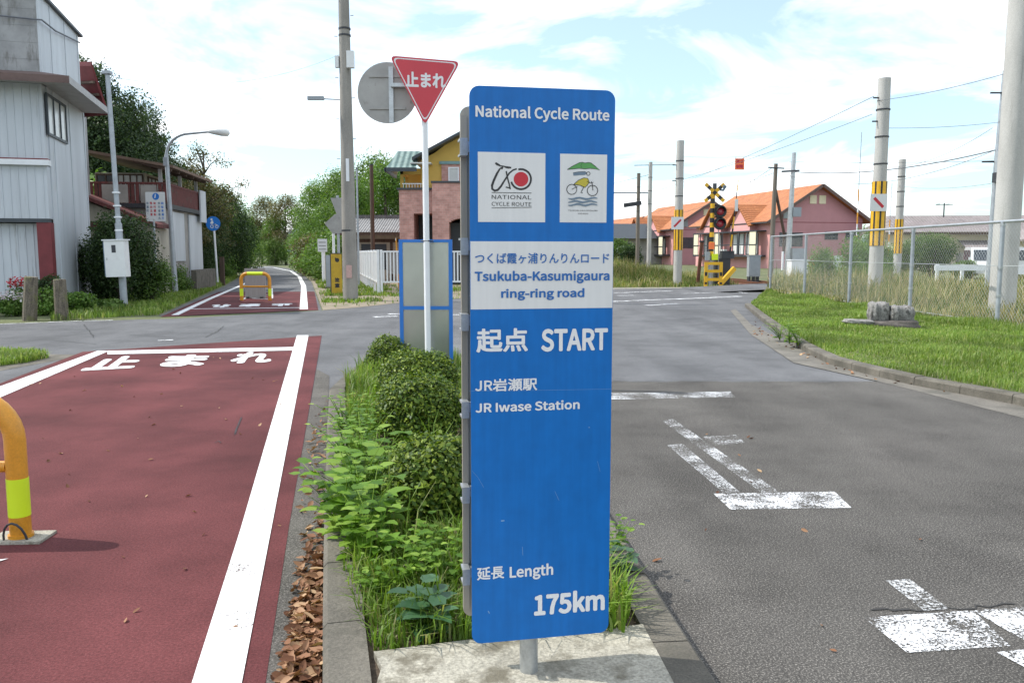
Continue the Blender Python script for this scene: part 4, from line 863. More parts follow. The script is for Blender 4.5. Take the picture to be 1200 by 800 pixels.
# 5. two pink houses beyond the crossing
def pink_house(label):
    t = thing('pink_house', label, 'house', (31, 84, 0), R(12.7), 'pink houses with orange tiled roofs beyond the crossing')
    hw, L, e, pk = 5.2, 17, 5.0, 8.25
    w = MB(); w.add([(-hw, 0, 0), (hw, 0, 0), (hw, 0, e), (0, 0, pk), (-hw, 0, e), (-hw, L, 0), (hw, L, 0), (hw, L, e), (0, L, pk), (-hw, L, e)], [(0, 1, 2, 3, 4), (9, 8, 7, 6, 5), (1, 6, 7, 2)]); w.build('gable_wall', M['pink_wall_shaded'], t)
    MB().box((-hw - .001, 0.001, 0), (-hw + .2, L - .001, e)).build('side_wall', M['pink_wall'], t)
    r_ = MB(); s = (pk - e) / hw; ov = 0.75
    slopeslab(r_, (-hw - ov, e - s * ov + .02), (0, pk + .02), -0.8, L + .6, 0.16); slopeslab(r_, (hw + ov, e - s * ov + .02), (0, pk + .02), -0.8, L + .6, 0.16); roof = r_.build('roof', M['orange_tile'], t)
    bg_ = MB()
    for sg in (-1, 1): bg_.obox((sg * (hw + ov + .02), -0.83, e - s * ov + .03), (0, -0.83, pk + .06), 0.06, 0.3, (0, 0, 1))
    bg_.build('barge_board', M['brown_fascia'], t)
    MB().obox((-hw - ov - .06, -0.8, e - s * ov + .04), (-hw - ov - .06, L + .5, e - s * ov + .04), 0.12, 0.12).build('gutter', M['dark_steel'], t)
    for y in (4.8, 11.2):
        dw = MB(); dw.add([(-hw - .82, y - 2.1, e - .55), (-hw - .82, y, e + 1.4), (-hw - .82, y + 2.1, e - .55), (-hw - .82, y + 2.1, 3.86), (-hw - .82, y - 2.1, 3.86), (-hw, y - 2.1, e - .55), (-hw, y - 2.1, 3.86), (-hw, y + 2.1, 3.86), (-hw, y + 2.1, e - .55)], [(0, 1, 2, 3, 4), (0, 4, 6, 5), (2, 8, 7, 3), (4, 3, 7, 6)])
        d_ = dw.build('dormer', M['pink_wall'], t)
        rr = MB()
        for sg in (-1, 1):
            q0, q1 = (-hw - 1.2, y + sg * 2.5, e - .8), (-hw - 1.2, y, e + 1.5); q2, q3 = (-hw + 2.6, y, e + 1.5), (-hw - .5, y + sg * 2.5, e - .6)
            rr.add([q0, q1, q2, q3] + [(a, b_, c + .14) for a, b_, c in (q0, q1, q2, q3)], [(0, 1, 2, 3), (7, 6, 5, 4), (0, 4, 5, 1), (0, 3, 7, 4)])
        rr.build('dormer_roof', M['orange_tile'], d_)
    # glazed balcony run
    bl = bx('balcony', M['dark_steel'], t, ((-hw - 1.1, 0.8, 1.15), (-hw - .002, 15.5, 1.35)), ((-hw - 1.1, 0.8, 2.35), (-hw - 1.02, 15.5, 2.45)), ((-hw - 1.1, 0.8, 3.72), (-hw - .002, 15.5, 3.84)))
    b = MB()
    for y in np.linspace(0.8, 15.4, 9): b.box((-hw - 1.1, y, 1.35), (-hw - 1.03, y + .09, 3.72))
    b.build('balcony_frame', M['dark_steel'], bl)
    for y in (2.3, 5.2, 10.4, 12.2): 
        g_ = bx('window', M['glass'], t, ((-hw - .05, y, 1.4), (-hw - .003, y + 2.6, 3.6)))
        bx('curtain', M['curtain'], g_, ((-hw - .09, y + .1, 1.45), (-hw - .055, y + .9, 3.55)), ((-hw - .09, y + 1.55, 1.45), (-hw - .055, y + 2.3, 3.55)))
    for y in (1.0, 9.0, 14.3): bx('shutter', M['cream_paint'], t, ((-hw - 1.06, y, 1.36), (-hw - .98, y + 1.25, 3.7)))
    bx('air_conditioner', M['white_box'], t, ((-hw - .9, 8.0, 1.36), (-hw - .55, 8.8, 1.95)))
    for x in (-.95, .1): bx('louvre', M['cream_paint'], t, ((x, -0.06, 6.5), (x + .75, -0.002, 7.35)))
    window(t, (-4.2, -0.002, 2.2), (-1.6, -0.002, 3.6), 'x', -1, 'dark_trim', 'glass', 1, .07)
    for x in (.9, 3.3): window(t, (x, -0.002, 2.9), (x + 1.5, -0.002, 3.7), 'x', -1, 'dark_trim', 'glass', 0, .07)
    MB().box((-5.21, -0.01, 4.6), (5.21, -0.001, 4.66)).build('wall_joint', M['shed_red'], t)
    bx('meter_box', M['box_grey'], t, ((-3.9, -.15, 5.0), (-3.2, -.002, 6.0)))
    return t
ph = pink_house('nearer pink house with orange tiled roof and long glazed balcony beyond the crossing')
ph2 = dup(ph, (26.3, 110, 0), R(12.7), 1.0, 'farther pink house with orange tiled roof half hidden behind the crossing pole')
ph3 = dup(ph, (21.6, 137, 0), R(12.7), 0.9, 'farthest small pink gabled house at the left end of the row')
# 6. houses at the far right and far left of the crossing
fh = thing('long_house', 'long cream house with grey brown tiled roof seen through the chain link fence', 'house', (42, 76, 0), R(-4))
bx('wall', M['cream_paint'], fh, ((-6.5, 0, 0), (12, 7, 3.55)))
r_ = MB(); r_.add([(-7.6, -1.1, 3.45), (13, -1.1, 3.45), (12.5, 3, 5.1), (-6.2, 3, 5.1), (13, 8, 3.45), (-7.6, 8, 3.45)], [(0, 1, 2, 3), (3, 2, 4, 5), (0, 3, 5), (1, 4, 2)]); r_.build('roof', M['brown_tile'], fh)
bx('eave_board', M['wood_dark'], fh, ((-7.6, -1.08, 3.2), (13, -1.0, 3.44)))
r_ = MB(); r_.add([(-1, -3.2, 1.55), (6.5, -3.2, 1.55), (6.5, -0.02, 2.7), (-1, -0.02, 2.7)], [(0, 1, 2, 3)]); r_.build('porch_roof', M['brown_tile'], fh)
bx('porch_wall', M['grey_plaster'], fh, ((-1, -2.9, 0), (6.4, -.03, 1.54)))
window(fh, (2.2, -0.002, 2.75), (4.2, -0.002, 3.4), 'x', -1, 'dark_trim', 'glass', 1, .07)
window(fh, (7.4, -0.002, 1.0), (9.4, -0.002, 3.1), 'x', -1, 'dark_trim', 'glass', 1, .07)
gh = thing('gabled_house', 'cream gable ended house at the right edge behind the thick concrete pole', 'house', (43.5, 66, 0), R(-8))
w = MB(); w.add([(0, 0, 0), (9, 0, 0), (9, 0, 3.0), (4.5, 0, 5.4), (0, 0, 3.0), (0, 7, 0), (9, 7, 0), (9, 7, 3), (4.5, 7, 5.4), (0, 7, 3)], [(0, 1, 2, 3, 4), (9, 8, 7, 6, 5), (0, 4, 9, 5), (1, 6, 7, 2)]); w.build('wall', M['cream_paint'], gh)
r_ = MB(); slopeslab(r_, (-.9, 2.55), (4.5, 5.42), -.8, 7.5); slopeslab(r_, (9.9, 2.55), (4.5, 5.42), -.8, 7.5); r_.build('roof', M['brown_tile'], gh)
window(gh, (1.2, -0.002, 1.2), (3.2, -0.002, 2.8), 'x', -1, 'dark_trim', 'glass', 1, .07)
dh = thing('dark_roofed_house', 'distant low house with dark tiled roof left of the railway poles', 'house', (17.3, 112, 0), R(6))
bx('wall', M['grey_plaster'], dh, ((-4.5, 0, 0), (4.5, 6, 3.6)))
r_ = MB(); r_.add([(-5.4, -1, 3.5), (5.4, -1, 3.5), (4.6, 3, 5.6), (-4.6, 3, 5.6), (5.4, 7, 3.5), (-5.4, 7, 3.5)], [(0, 1, 2, 3), (3, 2, 4, 5), (0, 3, 5), (1, 4, 2)]); r_.build('roof', M['dark_trim'], dh)
window(dh, (-3, -0.002, 1.2), (-1, -0.002, 2.9), 'x', -1, 'dark_trim', 'glass', 1, .07)

# ------------------------------------------------------------------ road furniture near the camera
def xy(px, py, Y): p = P(px, py, Y); return p
# stop sign with a round sign on the same post, seen from behind
SY0 = 9.3
sp = P(500.5, 300, SY0)
st = thing('stop_sign', 'red triangular stop sign with a round sign behind it on a thin white post', 'sign', (sp.x, SY0, 0.1))
pz = P(500, 146, SY0).z
po = MB().tube([(0, 0, -0.3), (-0.012, 0, pz + 0.45)], 0.034, 16); smooth_by_angle(po.build('post', M['white_metal'], st))
def tri(s):                                             # rounded triangle, point down, s = scale about its middle
    A = [P(457, 66.5, SY0), P(540, 73.5, SY0), P(498.5, 148, SY0)]; A = [Vector((a.x - sp.x, a.z - 0.1)) for a in A]; c = (A[0] + A[1] + A[2]) / 3
    A = [c + (a - c) * s for a in A]; o = []
    for i in range(3):
        p, q, n_ = A[i - 1], A[i], A[(i + 1) % 3]; r = 0.075 * s; a, b = q + (p - q).normalized() * r, q + (n_ - q).normalized() * r
        o += [tuple((1 - t) ** 2 * a + 2 * t * (1 - t) * q + t * t * b) for t in (0, .25, .5, .75, 1)]
    return o
fq = lambda u, v, t: (u, t, v)
pl = MB().plate(tri(1.0), fq, -0.048, -0.045).build('plate', M['sign_red'], st)
b = MB(); A, B = tri(0.93), tri(0.885); n = len(A)
b.add([(u, -0.0488, v) for u, v in A] + [(u, -0.0488, v) for u, v in B], [(i, n + i, n + (i + 1) % n, (i + 1) % n) for i in range(n)]); b.build('border', M['letter_white'], pl)
v, f = textmesh('止まれ', 0.014); lo, hi = v.min(0), v.max(0); qa, qb, qc = P(476, 103, SY0), P(523, 104, SY0), P(476, 85, SY0)
b = MB(); q = (v - lo) / (hi - lo); b.add([(qa.x + (qb.x - qa.x) * u - sp.x, -0.0492 - k_, qa.z - 0.1 + (qc.z - qa.z) * w_ - 0.018 * u) for (u, w_), k_ in zip(q, lift(len(v), len(TXT['止まれ'][0]), 0.00004))], f); b.build('lettering', M['letter_white'], pl)
rc = P(454, 109, SY0 + .12); rr_ = 0.335
dk = MB().plate(arc(rc.x - sp.x, rc.z - 0.1, rr_, 0, 360, 40)[:-1], fq, 0.12, 0.124).build('round_plate', M['sign_back'], st)
x0 = rc.x - sp.x
b = MB().box((x0 + 0.02, 0.09, rc.z - 0.1 - .33), (x0 + 0.07, 0.119, rc.z - .1 + .28)); b.build('rail', M['steel'], dk)
for dz in (0.18, -0.17): MB().box((x0 - .2, 0.105, rc.z - .1 + dz - .012), (x0 + .2, 0.1195, rc.z - .1 + dz + .012)).build('stiffener', M['sign_back'], dk)
MB().box((x0 + .05, 0.03, rc.z - .1 + .05), (0.04, 0.085, rc.z - .1 + .09)).build('bracket', M['steel'], st)

# framed notice board behind the post
bw0, bw1 = P(467.5, 340, 9.45), P(530, 340, 9.45); bz1, bz0 = P(500, 280.5, 9.45).z, 0.1
bd = thing('notice_board', 'blank grey board in a blue frame standing behind the stop sign post', 'board', ((bw0.x + bw1.x) / 2, 9.5, 0.1))
hw_ = (bw1.x - bw0.x) / 2; ht = bz1 - 0.1; fw_ = 0.042
b = MB(); b.box((-hw_, -.02, 0), (-hw_ + fw_, .02, ht)); b.box((hw_ - fw_, -.02, 0), (hw_, .02, ht)); b.box((-hw_ + fw_, -.02, ht - fw_ * .8), (hw_ - fw_, .02, ht)); zc = P(500, 361, 9.45).z - .1
b.box((-hw_ + fw_, -.018, zc - .02), (hw_ - fw_, .018, zc + .02)); b.build('frame', M['panel_blue'], bd)
MB().box((-hw_ + fw_, -0.004, 0.15), (hw_ - fw_, 0.012, zc - .021)).build('panel', M['polycarb'], bd); MB().box((-hw_ + fw_, -0.004, zc + .021), (hw_ - fw_, 0.012, ht - fw_ * .8)).build('panel', M['polycarb'], bd)
for z in (ht - .02,): MB().tube([(.03 + .07 * math.cos(a), -.12 + .11 * math.sin(a), z) for a in np.linspace(0, 6.283, 17)], 0.007, 6).build('cable_tie', M['black'], bd)

# hoop barriers
def hoop(width, hgt, r, label, loc, rz, plate=True):
    t = thing('hoop_barrier', label, 'barrier', loc, rz)
    R_ = 0.22 if hgt < .85 else .2; pts = [(-width / 2, 0, -0.05), (-width / 2, 0, hgt - R_)]
    pts += [(-width / 2 + R_ - R_ * math.cos(a), 0, hgt - R_ + R_ * math.sin(a)) for a in np.linspace(0.2, math.pi / 2, 8)]
    pts += [(-p[0], 0, p[2]) for p in reversed(pts)]
    smooth_by_angle(MB().tube(pts, r, 22).build('hoop', M['orange'], t), 50)
    smooth_by_angle(MB().tube([(-width / 2 + r * .9, 0, hgt * .52), (width / 2 - r * .9, 0, hgt * .52)], r * .58, 16).build('rail', M['orange'], t))
    for s in (-1, 1):
        smooth_by_angle(MB().tube([(s * width / 2, 0, hgt * .17), (s * width / 2, 0, hgt * .44)], r + .0015, 22).build('reflective_band', M['lime'], t))
        if plate: MB().hexa([(s * width / 2 - .14, -.09), (s * width / 2 + .14, -.09), (s * width / 2 + .14, .09), (s * width / 2 - .14, .09)], -0.01, 0.014).build('footing', M['slab'], t)
        smooth_by_angle(MB().tube([(s * width / 2, 0, 0.012), (s * width / 2, 0, 0.03)], r * 1.18, 22).build('collar', M['orange'], t))
    return t
nb = G(17.5, 634)
hp1 = hoop(1.5, P(-30, 468, nb.y).z, 0.052, 'orange hoop barrier with a lime reflective band standing on the red lane near the camera', (nb.x - .75 * math.cos(.17), nb.y - .75 * math.sin(.17) * 0, 0), R(3))
for o in hp1.children:
    if o.name.startswith('hoop'): smooth_by_angle(MB().tube([(.75 - .06 * math.cos(a), -.05 - .03 * math.sin(a), .0 + .11 * math.sin(a)) for a in np.linspace(0, math.pi, 9)], 0.006, 8).build('lock_loop', M['dark_steel'], o))
fa, fb_ = G(283.5, 352), G(316.5, 352)
fb1 = hoop((fb_ - fa).length, 0.86, 0.055, 'small orange hoop barrier on the far red lane in front of a grey board', ((fa.x + fb_.x) / 2, fa.y, 0), 0, False)
for o in list(fb1.children):
    if o.name.startswith('hoop'): smooth_by_angle(MB().tube([(-.25, 0, .86), (.25, 0, .86)], 0.0565, 20).build('reflective_band', M['lime'], o))
gb_ = G(298, 349.5); gw = P(310, 330, gb_.y).x - P(286, 330, gb_.y).x
gt = thing('lane_board', 'upright grey weathered board behind the small far barrier', 'board', (P(298, 330, gb_.y).x, gb_.y + .1, 0))
MB().box((-gw / 2, -.03, 0.0), (gw / 2, .03, P(298, 314.5, gb_.y).z)).build('panel', M['grey_board'], gt); bx('foot', M['dark_steel'], gt, ((-gw / 2 + .08, -.2, 0), (-gw / 2 + .14, .2, .05)), ((gw / 2 - .14, -.2, 0), (gw / 2 - .08, .2, .05)))

# ------------------------------------------------------------------ left side street furniture
up = G(411, 352)
ut = thing('utility_pole', 'thick weathered concrete utility pole beside the far cycle lane', 'pole', (up.x, up.y, 0), 0)
smooth_by_angle(MB().tube([(0, 0, -.3), (-0.02, 0, 6), (-0.03, 0, 13.5)], [.245, .19, .13], 24).build('shaft', M['concrete_dark'], ut))
b = MB()
for z in (2.2, 8.2, 8.4): b.tube([(-.015, 0, z), (-.015, 0, z + .05)], .24 - z * .006, 20)
b.build('band', M['dark_steel'], ut)
nz = P(408, 318, up.y).z; bx('notice', M['pinkish'], ut, ((-.07, -.262, nz - .2), (.1, -.235, nz + .2))); bx('number_plate', M['white_metal'], ut, ((-.02, -.222, 3.75), (.08, -.21, 4.45)))
az = P(400, 117, up.y).z; ar = MB().tube([(-.1, 0, az + .35), (-.2, 0, az), (-.75, -.05, az + .02)], .02, 8).build('lamp_arm', M['steel_dull'], ut); MB().box((-1.2, -.12, az - .02), (-.7, .02, az + .09)).build('lamp_head', M['box_grey'], ar)
bx('junction_box', M['white_box'], ut, ((.08, -.3, P(410, 70, up.y).z - .3), (.3, -.12, P(410, 70, up.y).z + .2)), ((-.32, -.1, P(410, 70, up.y).z - .25), (-.2, .05, P(410, 70, up.y).z + .1)))
b = MB()
for k in range(14): z = 2.6 + k * .62; b.tube([(-.22 if k % 2 else .19, -.08, z), (-.32 if k % 2 else .29, -.1, z)], .012, 6)
b.build('step_bolt', M['steel_dull'], ut)
# pole with a white cabinet
cp = G(146, 362)
ct = thing('control_pole', 'grey steel pole carrying a white metal cabinet beside the shed', 'pole', (cp.x, cp.y, 0))
smooth_by_angle(MB().tube([(0, 0, -.2), (0, 0, 2.3), (0, 0, 2.32), (0, 0, P(138, 88, cp.y).z)], [.095, .09, .066, .06], 18).build('shaft', M['steel_dull'], ct)); ct.rotation_euler[1] = R(-1.3)
cz0, cz1 = P(144, 324, cp.y).z, P(144, 282, cp.y).z
cb = bx('cabinet', M['white_box'], ct, ((-.26, -.36, cz0), (.28, -.1, cz1))); bx('cabinet_roof', M['white_metal'], cb, ((-.3, -.39, cz1), (.32, -.08, cz1 + .03))); bx('window', M['dark_steel'], cb, ((-.06, -.365, cz1 - .32), (.05, -.361, cz1 - .12)))
bx('latch', M['steel'], cb, ((-.22, -.372, (cz0 + cz1) / 2 - .03), (-.19, -.361, (cz0 + cz1) / 2 + .03))); bx('side_panel', M['ink_grey'], cb, ((-.285, -.35, cz0 + .02), (-.261, -.11, cz1 - .02)))
b = MB()
for z in (2.1, 2.45, 2.75, 3.1): b.tube([(0, 0, z), (0, 0, z + .04)], .1, 16)
b.build('band', M['white_metal'], ct); bx('top_cap', M['steel_dull'], ct, ((-.1, -.09, 6.2), (.1, .09, 6.28)))
# street lamp
lp = G(206, 345); hz = P(240, 155, lp.y).z
lt = thing('street_lamp', 'grey curved arm street lamp standing on the grass bank', 'street lamp', (lp.x, lp.y, 0))
xl = P(258, 155, lp.y).x - lp.x
pts = [(0, 0, -.2), (-.05, 0, 2), (-.12, 0, hz - .85)] + [(-.12 + .85 * (1 - math.cos(a)), 0, hz - .85 + .8 * math.sin(a)) for a in np.linspace(.2, 1.4, 7)] + [(xl - .35, 0, hz + .02)]
smooth_by_angle(MB().tube(pts, [.1, .085, .07] + [.05] * 7 + [.04], 16).build('post', M['steel_dull'], lt))
hd = MB(); hd.tube([(xl - .45, 0, hz + .02), (xl - .25, 0, hz + .03), (xl + .05, 0, hz + .01), (xl + .28, 0, hz - .03), (xl + .34, 0, hz - .04)], [.05, .11, .15, .12, .03], 14); smooth_by_angle(hd.build('lamp_head', M['white_box'], lt), 60)
bx('control_box', M['steel_dull'], lt, ((-.2, -.12, hz - 1.2), (-.05, .02, hz - .9)))
# white information sign
ip = P(185, 297, 28); it = thing('information_sign', 'white vertical notice with a blue roundel and coloured writing in front of the old house', 'sign', (ip.x, 28, 0))
iz0, iz1 = P(185, 259.5, 28).z, P(185, 225, 28).z; iw = (P(196, 240, 28).x - P(173, 240, 28).x) / 2
smooth_by_angle(MB().tube([(-.1, .03, -.1), (-.1, .03, iz1 - .1)], .035, 12).build('post', M['steel_dull'], it)); smooth_by_angle(MB().tube([(-.1, .03, ip.z - .35), (-.1, .03, ip.z)], .045, 12).build('sleeve', M['white_metal'], it))
ipn = MB().plate(rrect(-iw, iz0, iw, iz1, .03), fq, -.012, -.005).build('panel', M['sign_white'], it)
MB().plate(arc(.02, iz1 - .15, .115, 0, 360, 24)[:-1], fq, -.014, -.0125).build('roundel', M['panel_blue'], ipn); MB().plate([(-.03, iz1 - .2), (.01, iz1 - .2), (.03, iz1 - .07), (0, iz1 - .07)], fq, -.016, -.0145).build('emblem', M['letter_white'], ipn)
def flat_text(s, x0, x1, z0, z1, y, m, parent, weight=.01, name='lettering'):
    v, f = textmesh(s, weight); lo, hi = v.min(0), v.max(0); q = (v - lo) / (hi - lo); b = MB(); b.add([(x0 + (x1 - x0) * u, y - k_, z0 + (z1 - z0) * w_) for (u, w_), k_ in zip(q, lift(len(v), len(TXT[s][0]), 0.00006))], f); return b.build(name, m, parent)
for k, (s, x, m) in enumerate((('自転車通行', .23, 'panel_blue'), ('歩行者優先', .12, 'ink_grey'), ('徐行運転', -.03, 'ink_red'), ('飛出注意', -.15, 'ink_red'), ('岩瀬町', -.27, 'ink_grey'))):
    for j, chh in enumerate(s): z = iz1 - .33 - j * .125; flat_text(chh, x - .04, x + .04, z - .09, z, -.0145, M[m], ipn)
# blue round cyclist sign and brown stake
bp = G(255, 333); bt = thing('cycle_path_sign', 'round blue cycle and pedestrian sign on a white post', 'sign', (bp.x, bp.y, 0))
bzc = P(252, 262, bp.y).z; smooth_by_angle(MB().tube([(0, .04, -.1), (-.1, .04, bzc + .25)], .05, 12).build('post', M['white_metal'], bt))
bpl = MB().plate(arc(-.1, bzc, .35, 0, 360, 32)[:-1], fq, -.015, -.008).build('plate', M['panel_blue'], bt)
b = MB(); b.plate(arc(-.17, bzc + .2, .05, 0, 360, 12)[:-1], fq, -.018, -.0155); b.plate([(-.25, bzc + .02), (-.17, bzc + .14), (-.1, bzc + .14), (-.08, bzc + .02), (-.13, bzc - .02), (-.2, bzc - .02)], fq, -.018, -.0155)
for cx_ in (-.16, .07): 
    A_, B_ = arc(cx_, bzc - .14, .085, 0, 360, 16), arc(cx_, bzc - .14, .06, 0, 360, 16)
    for i in range(16): b.add([(p[0], -.018, p[1]) for p in (A_[i], A_[i + 1], B_[i + 1], B_[i])], [(3, 2, 1, 0)])
b.plate([(-.16, bzc - .15), (-.14, bzc - .15), (-.02, bzc - .02), (.05, bzc - .02), (.08, bzc - .14), (.06, bzc - .14), (.035, bzc - .04), (-.04, bzc - .04)], fq, -.0185, -.016); b.build('emblem', M['letter_white'], bpl)
q = G(259, 334); sk_ = thing('wooden_stake', 'brown squared timber post beside the round blue sign', 'post', (q.x + .05, q.y + .1, 0)); MB().box((-.1, -.06, -.1), (.1, .06, P(258, 301, q.y).z)).build('timber', M['wood_dark'], sk_)
for (px, py, ptop, wpx, lean, lab, m) in ((35, 375, 324, 16, 5.5, 'mossy timber stump post leaning right beside the red flowers', 'wood_old'), (73, 374, 327, 15, -.5, 'grey upright timber stump post near the maroon shed corner', 'wood_old'), (95, 346, 309, 4, -5, 'thin pale timber stake leaning by the shed wall', 'soffit'), (108, 352, 317, 5, 0, 'short dark post with a pale cap in front of the dark bush', 'wood_dark')):
    p = G(px, py); t = thing('timber_post', lab, 'post', (p.x, p.y, 0)); hgt = P(px, ptop, p.y).z; r = wpx / 2 * p.y / FOC
    b = MB(); b.tube([(0, 0, -.1), (0, 0, hgt * .5), (0, 0, hgt - .02), (0, 0, hgt)], [r, r * .98, r * .93, r * .85], 9 if wpx > 8 else 6); b.build('timber', M[m], t); t.rotation_euler[1] = R(lean)
    if wpx == 5: MB().tube([(0, 0, hgt), (0, 0, hgt + .1)], r * 1.05, 8).build('cap', M['white_metal'], t)
# yellow board, grey cabinet and backs of signs by the utility pole
yb = G(395, 346); t = thing('caution_board', 'narrow yellow caution board with black writing beside the utility pole', 'board', (yb.x, yb.y, 0), R(14))
ybw = 0.19; yz0, yz1 = P(396, 343.5, yb.y).z, P(396, 297.5, yb.y).z
p_ = bx('panel', M['board_yellow'], t, ((-ybw, -.03, yz0), (ybw, .03, yz1))); bx('leg', M['dark_steel'], t, ((-ybw, -.02, -.05), (-ybw + .04, .02, yz0))); bx('leg', M['dark_steel'], t, ((ybw - .04, -.02, -.05), (ybw, .02, yz0)))
bx('edge_trim', M['dark_steel'], p_, ((-ybw - .03, -.04, yz0), (-ybw - .001, .035, yz1 + .02)), ((-ybw - .001, -.04, yz1 + .001), (ybw, .035, yz1 + .03)))
for j, chh in enumerate('注意'): z = yz0 + .56 - j * .2; flat_text(chh, -.07, .1, z - .16, z, -.0312, M['ink_black'], p_, .03)
MB().plate(arc(.03, yz1 - .22, .075, 200, 470, 14) + [(-.05, yz1 - .12)], fq, -.033, -.0305).build('emblem', M['ink_black'], p_)
gbx = G(386.5, 338); t = thing('grey_cabinet', 'grey steel cabinet behind the yellow caution board', 'cabinet', (gbx.x, gbx.y, 0), R(10))
gz1 = P(386, 299, gbx.y).z; c_ = bx('body', M['box_grey'], t, ((-.14, -.12, .08), (.2, .2, gz1))); bx('base', M['kerb'], t, ((-.2, -.18, -.02), (.26, .26, .08))); bx('door', M['box_grey'], c_, ((-.12, -.135, .14), (.18, -.121, gz1 - .06)))
yb_ = 31.0
t = thing('sign_back_post', 'grey backs of a triangular and a diamond road sign behind the utility pole', 'sign', (P(397, 300, yb_).x, yb_, 0))
smooth_by_angle(MB().tube([(0, 0, -.1), (0, 0, P(397, 229, yb_).z)], .05, 12).build('post', M['steel_dull'], t)); X_ = lambda px: P(px, 250, yb_).x - t.location.x; Z_ = lambda py: P(397, py, yb_).z
MB().plate([(X_(388), Z_(232)), (X_(397), Z_(257)), (X_(407), Z_(257)), (X_(412), Z_(232))], fq, -.07, -.06).build('triangular_plate', M['sign_back'], t)
MB().plate([(X_(380.5), Z_(262)), (X_(393), Z_(251)), (X_(412), Z_(253)), (X_(412), Z_(272)), (X_(390), Z_(274))], fq, -.08, -.072).build('diamond_plate', M['sign_back'], t)
for z in (241, 262): MB().box((X_(384 if z > 250 else 392), -.058 if z < 250 else -.071, Z_(z) - .03), (X_(410), -.05, Z_(z) + .03)).build('rail', M['steel_dull'], t)
t = thing('white_post', 'short plain white post in front of the grey sign backs', 'post', (P(391, 290, 32).x, 32, 0)); smooth_by_angle(MB().tube([(0, 0, -.1), (0, 0, P(391, 265, 32).z)], .05, 12).build('shaft', M['white_metal'], t)); smooth_by_angle(MB().tube([(0, 0, P(391, 265, 32).z), (0, 0, P(391, 264, 32).z)], [.055, .03], 12).build('cap', M['white_metal'], t))
wy = 42; t = thing('distance_board', 'small white striped board on a white post beside the cycle path bend', 'sign', (P(379, 300, wy).x, wy, 0))
smooth_by_angle(MB().tube([(0, 0, -.1), (0, 0, P(379, 281, wy).z)], .09, 10).build('post', M['white_metal'], t)); X_ = lambda px: P(px, 290, wy).x - t.location.x
p_ = MB().box((X_(373), -.14, P(379, 295, wy).z), (X_(384), -.1, P(379, 280, wy).z)).build('panel', M['sign_white'], t)
for py in (284, 288, 292): MB().box((X_(374.3), -.143, P(379, py + .6, wy).z), (X_(382.7), -.1405, P(379, py - .6, wy).z)).build('stripe', M['sign_back'], p_)

for px, pt, Y, r, lab, m in ((437, 194, 43, .12, 'slim dark timber pole behind the white picket fence', 'wood_dark'), (420, 198, 36, .05, 'thin grey steel pole just right of the thick utility pole', 'steel_dull')):
    t = thing('slim_pole', lab, 'pole', (P(px, 297, Y).x, Y, 0)); smooth_by_angle(MB().tube([(0, 0, -.1), (0, 0, P(px, pt, Y).z)], r, 12, r1=r * .8).build('shaft', M[m], t)); MB().tube([(0, 0, P(px, pt, Y).z), (0, 0, P(px, pt, Y).z + .06)], r * .85, 12).build('cap', M['dark_steel'], t)
t = thing('orange_stake', 'orange flat marker stake leaning behind the blue framed board', 'stake', (P(466, 297, 33).x, 33, 0)); MB().obox((.05, 0, -.1), (-.06, 0, P(464, 279, 33).z), .12, .04).build('stake', M['orange'], t); MB().obox((-.07, -.025, P(464, 282, 33).z), (-.06, -.025, P(464, 279, 33).z), .1, .02).build('reflector', M['sign_white'], t)

# white picket fence round the brick house
A0, A1 = Vector((-8.6, 46)), Vector((-4.95, 30.4)); B1 = Vector((-0.6, 31.2))
def picket(a, b_, label, step, endp=True):
    t = thing('picket_fence', label, 'fence', (a.x, a.y, 0), math.atan2((b_ - a).y, (b_ - a).x)); L = (b_ - a).length; z0, z1 = .42, 1.6
    m = MB(); m.box((0, -.025, z1 - .06), (L, .025, z1)); m.box((0, -.025, z0), (L, .025, z0 + .06)); m.build('rail', M['white_metal'], t)
    m = MB()
    for k in range(int(L / step)): x = .06 + k * step; m.box((x, -.02, z0 + .06), (x + .05, .02, z1 - .06))
    m.build('pickets', M['white_metal'], t)
    for x in np.linspace(0, L, max(2, int(L / 2) + 1)): bx('post', M['white_metal'], t, ((x - .045, -.05, -.1), (x + .045, .05, z1 + .04)))
    return t
f1 = picket(A0, A1, 'white picket fence running back beside the utility pole', .115); f2 = picket(A1 + Vector((.12, 0)), B1, 'white picket fence facing the road in front of the brick house', .125)
f2b = bx('infill_board', M['grey_board'], f2, ((.25, .03, .75), (1.75, .05, 1.56)))

# stacked stones on the verge
sp_ = P(1043, 375, 16.2)
sg = G(1040, 384, .09)
t = thing('stone_base', 'flat dark stone slab lying in the verge grass under the carved stones', 'stone', (sg.x, sg.y, .09), R(-12))
def rock(name, size, loc, m, parent, seed, n=3, rz=0):
    import bmesh
    bm = bmesh.new(); bmesh.ops.create_cube(bm, size=1); bmesh.ops.subdivide_edges(bm, edges=bm.edges, cuts=5, use_grid_fill=True); r = random.Random(seed)
    k = [r.uniform(0, 6) for _ in range(6)]
    for v in bm.verts:
        p = v.co; s = p.normalized() * .62; p = p.lerp(s, .45)
        p *= 1 + .06 * math.sin(p.x * 9 + k[0]) * math.sin(p.y * 8 + k[1]) + .05 * math.sin(p.z * 12 + k[2] + p.x * 5) + r.uniform(-.018, .018)
        q = Matrix.Rotation(rz, 3, 'Z') @ Vector((p.x * size[0], p.y * size[1], p.z * size[2])); v.co = q + Vector(loc)
    me = bpy.data.meshes.new(name); bm.to_mesh(me); bm.free(); me.materials.append(m); me.polygons.foreach_set('use_smooth', [True] * len(me.polygons)); return obj(name, me, parent)
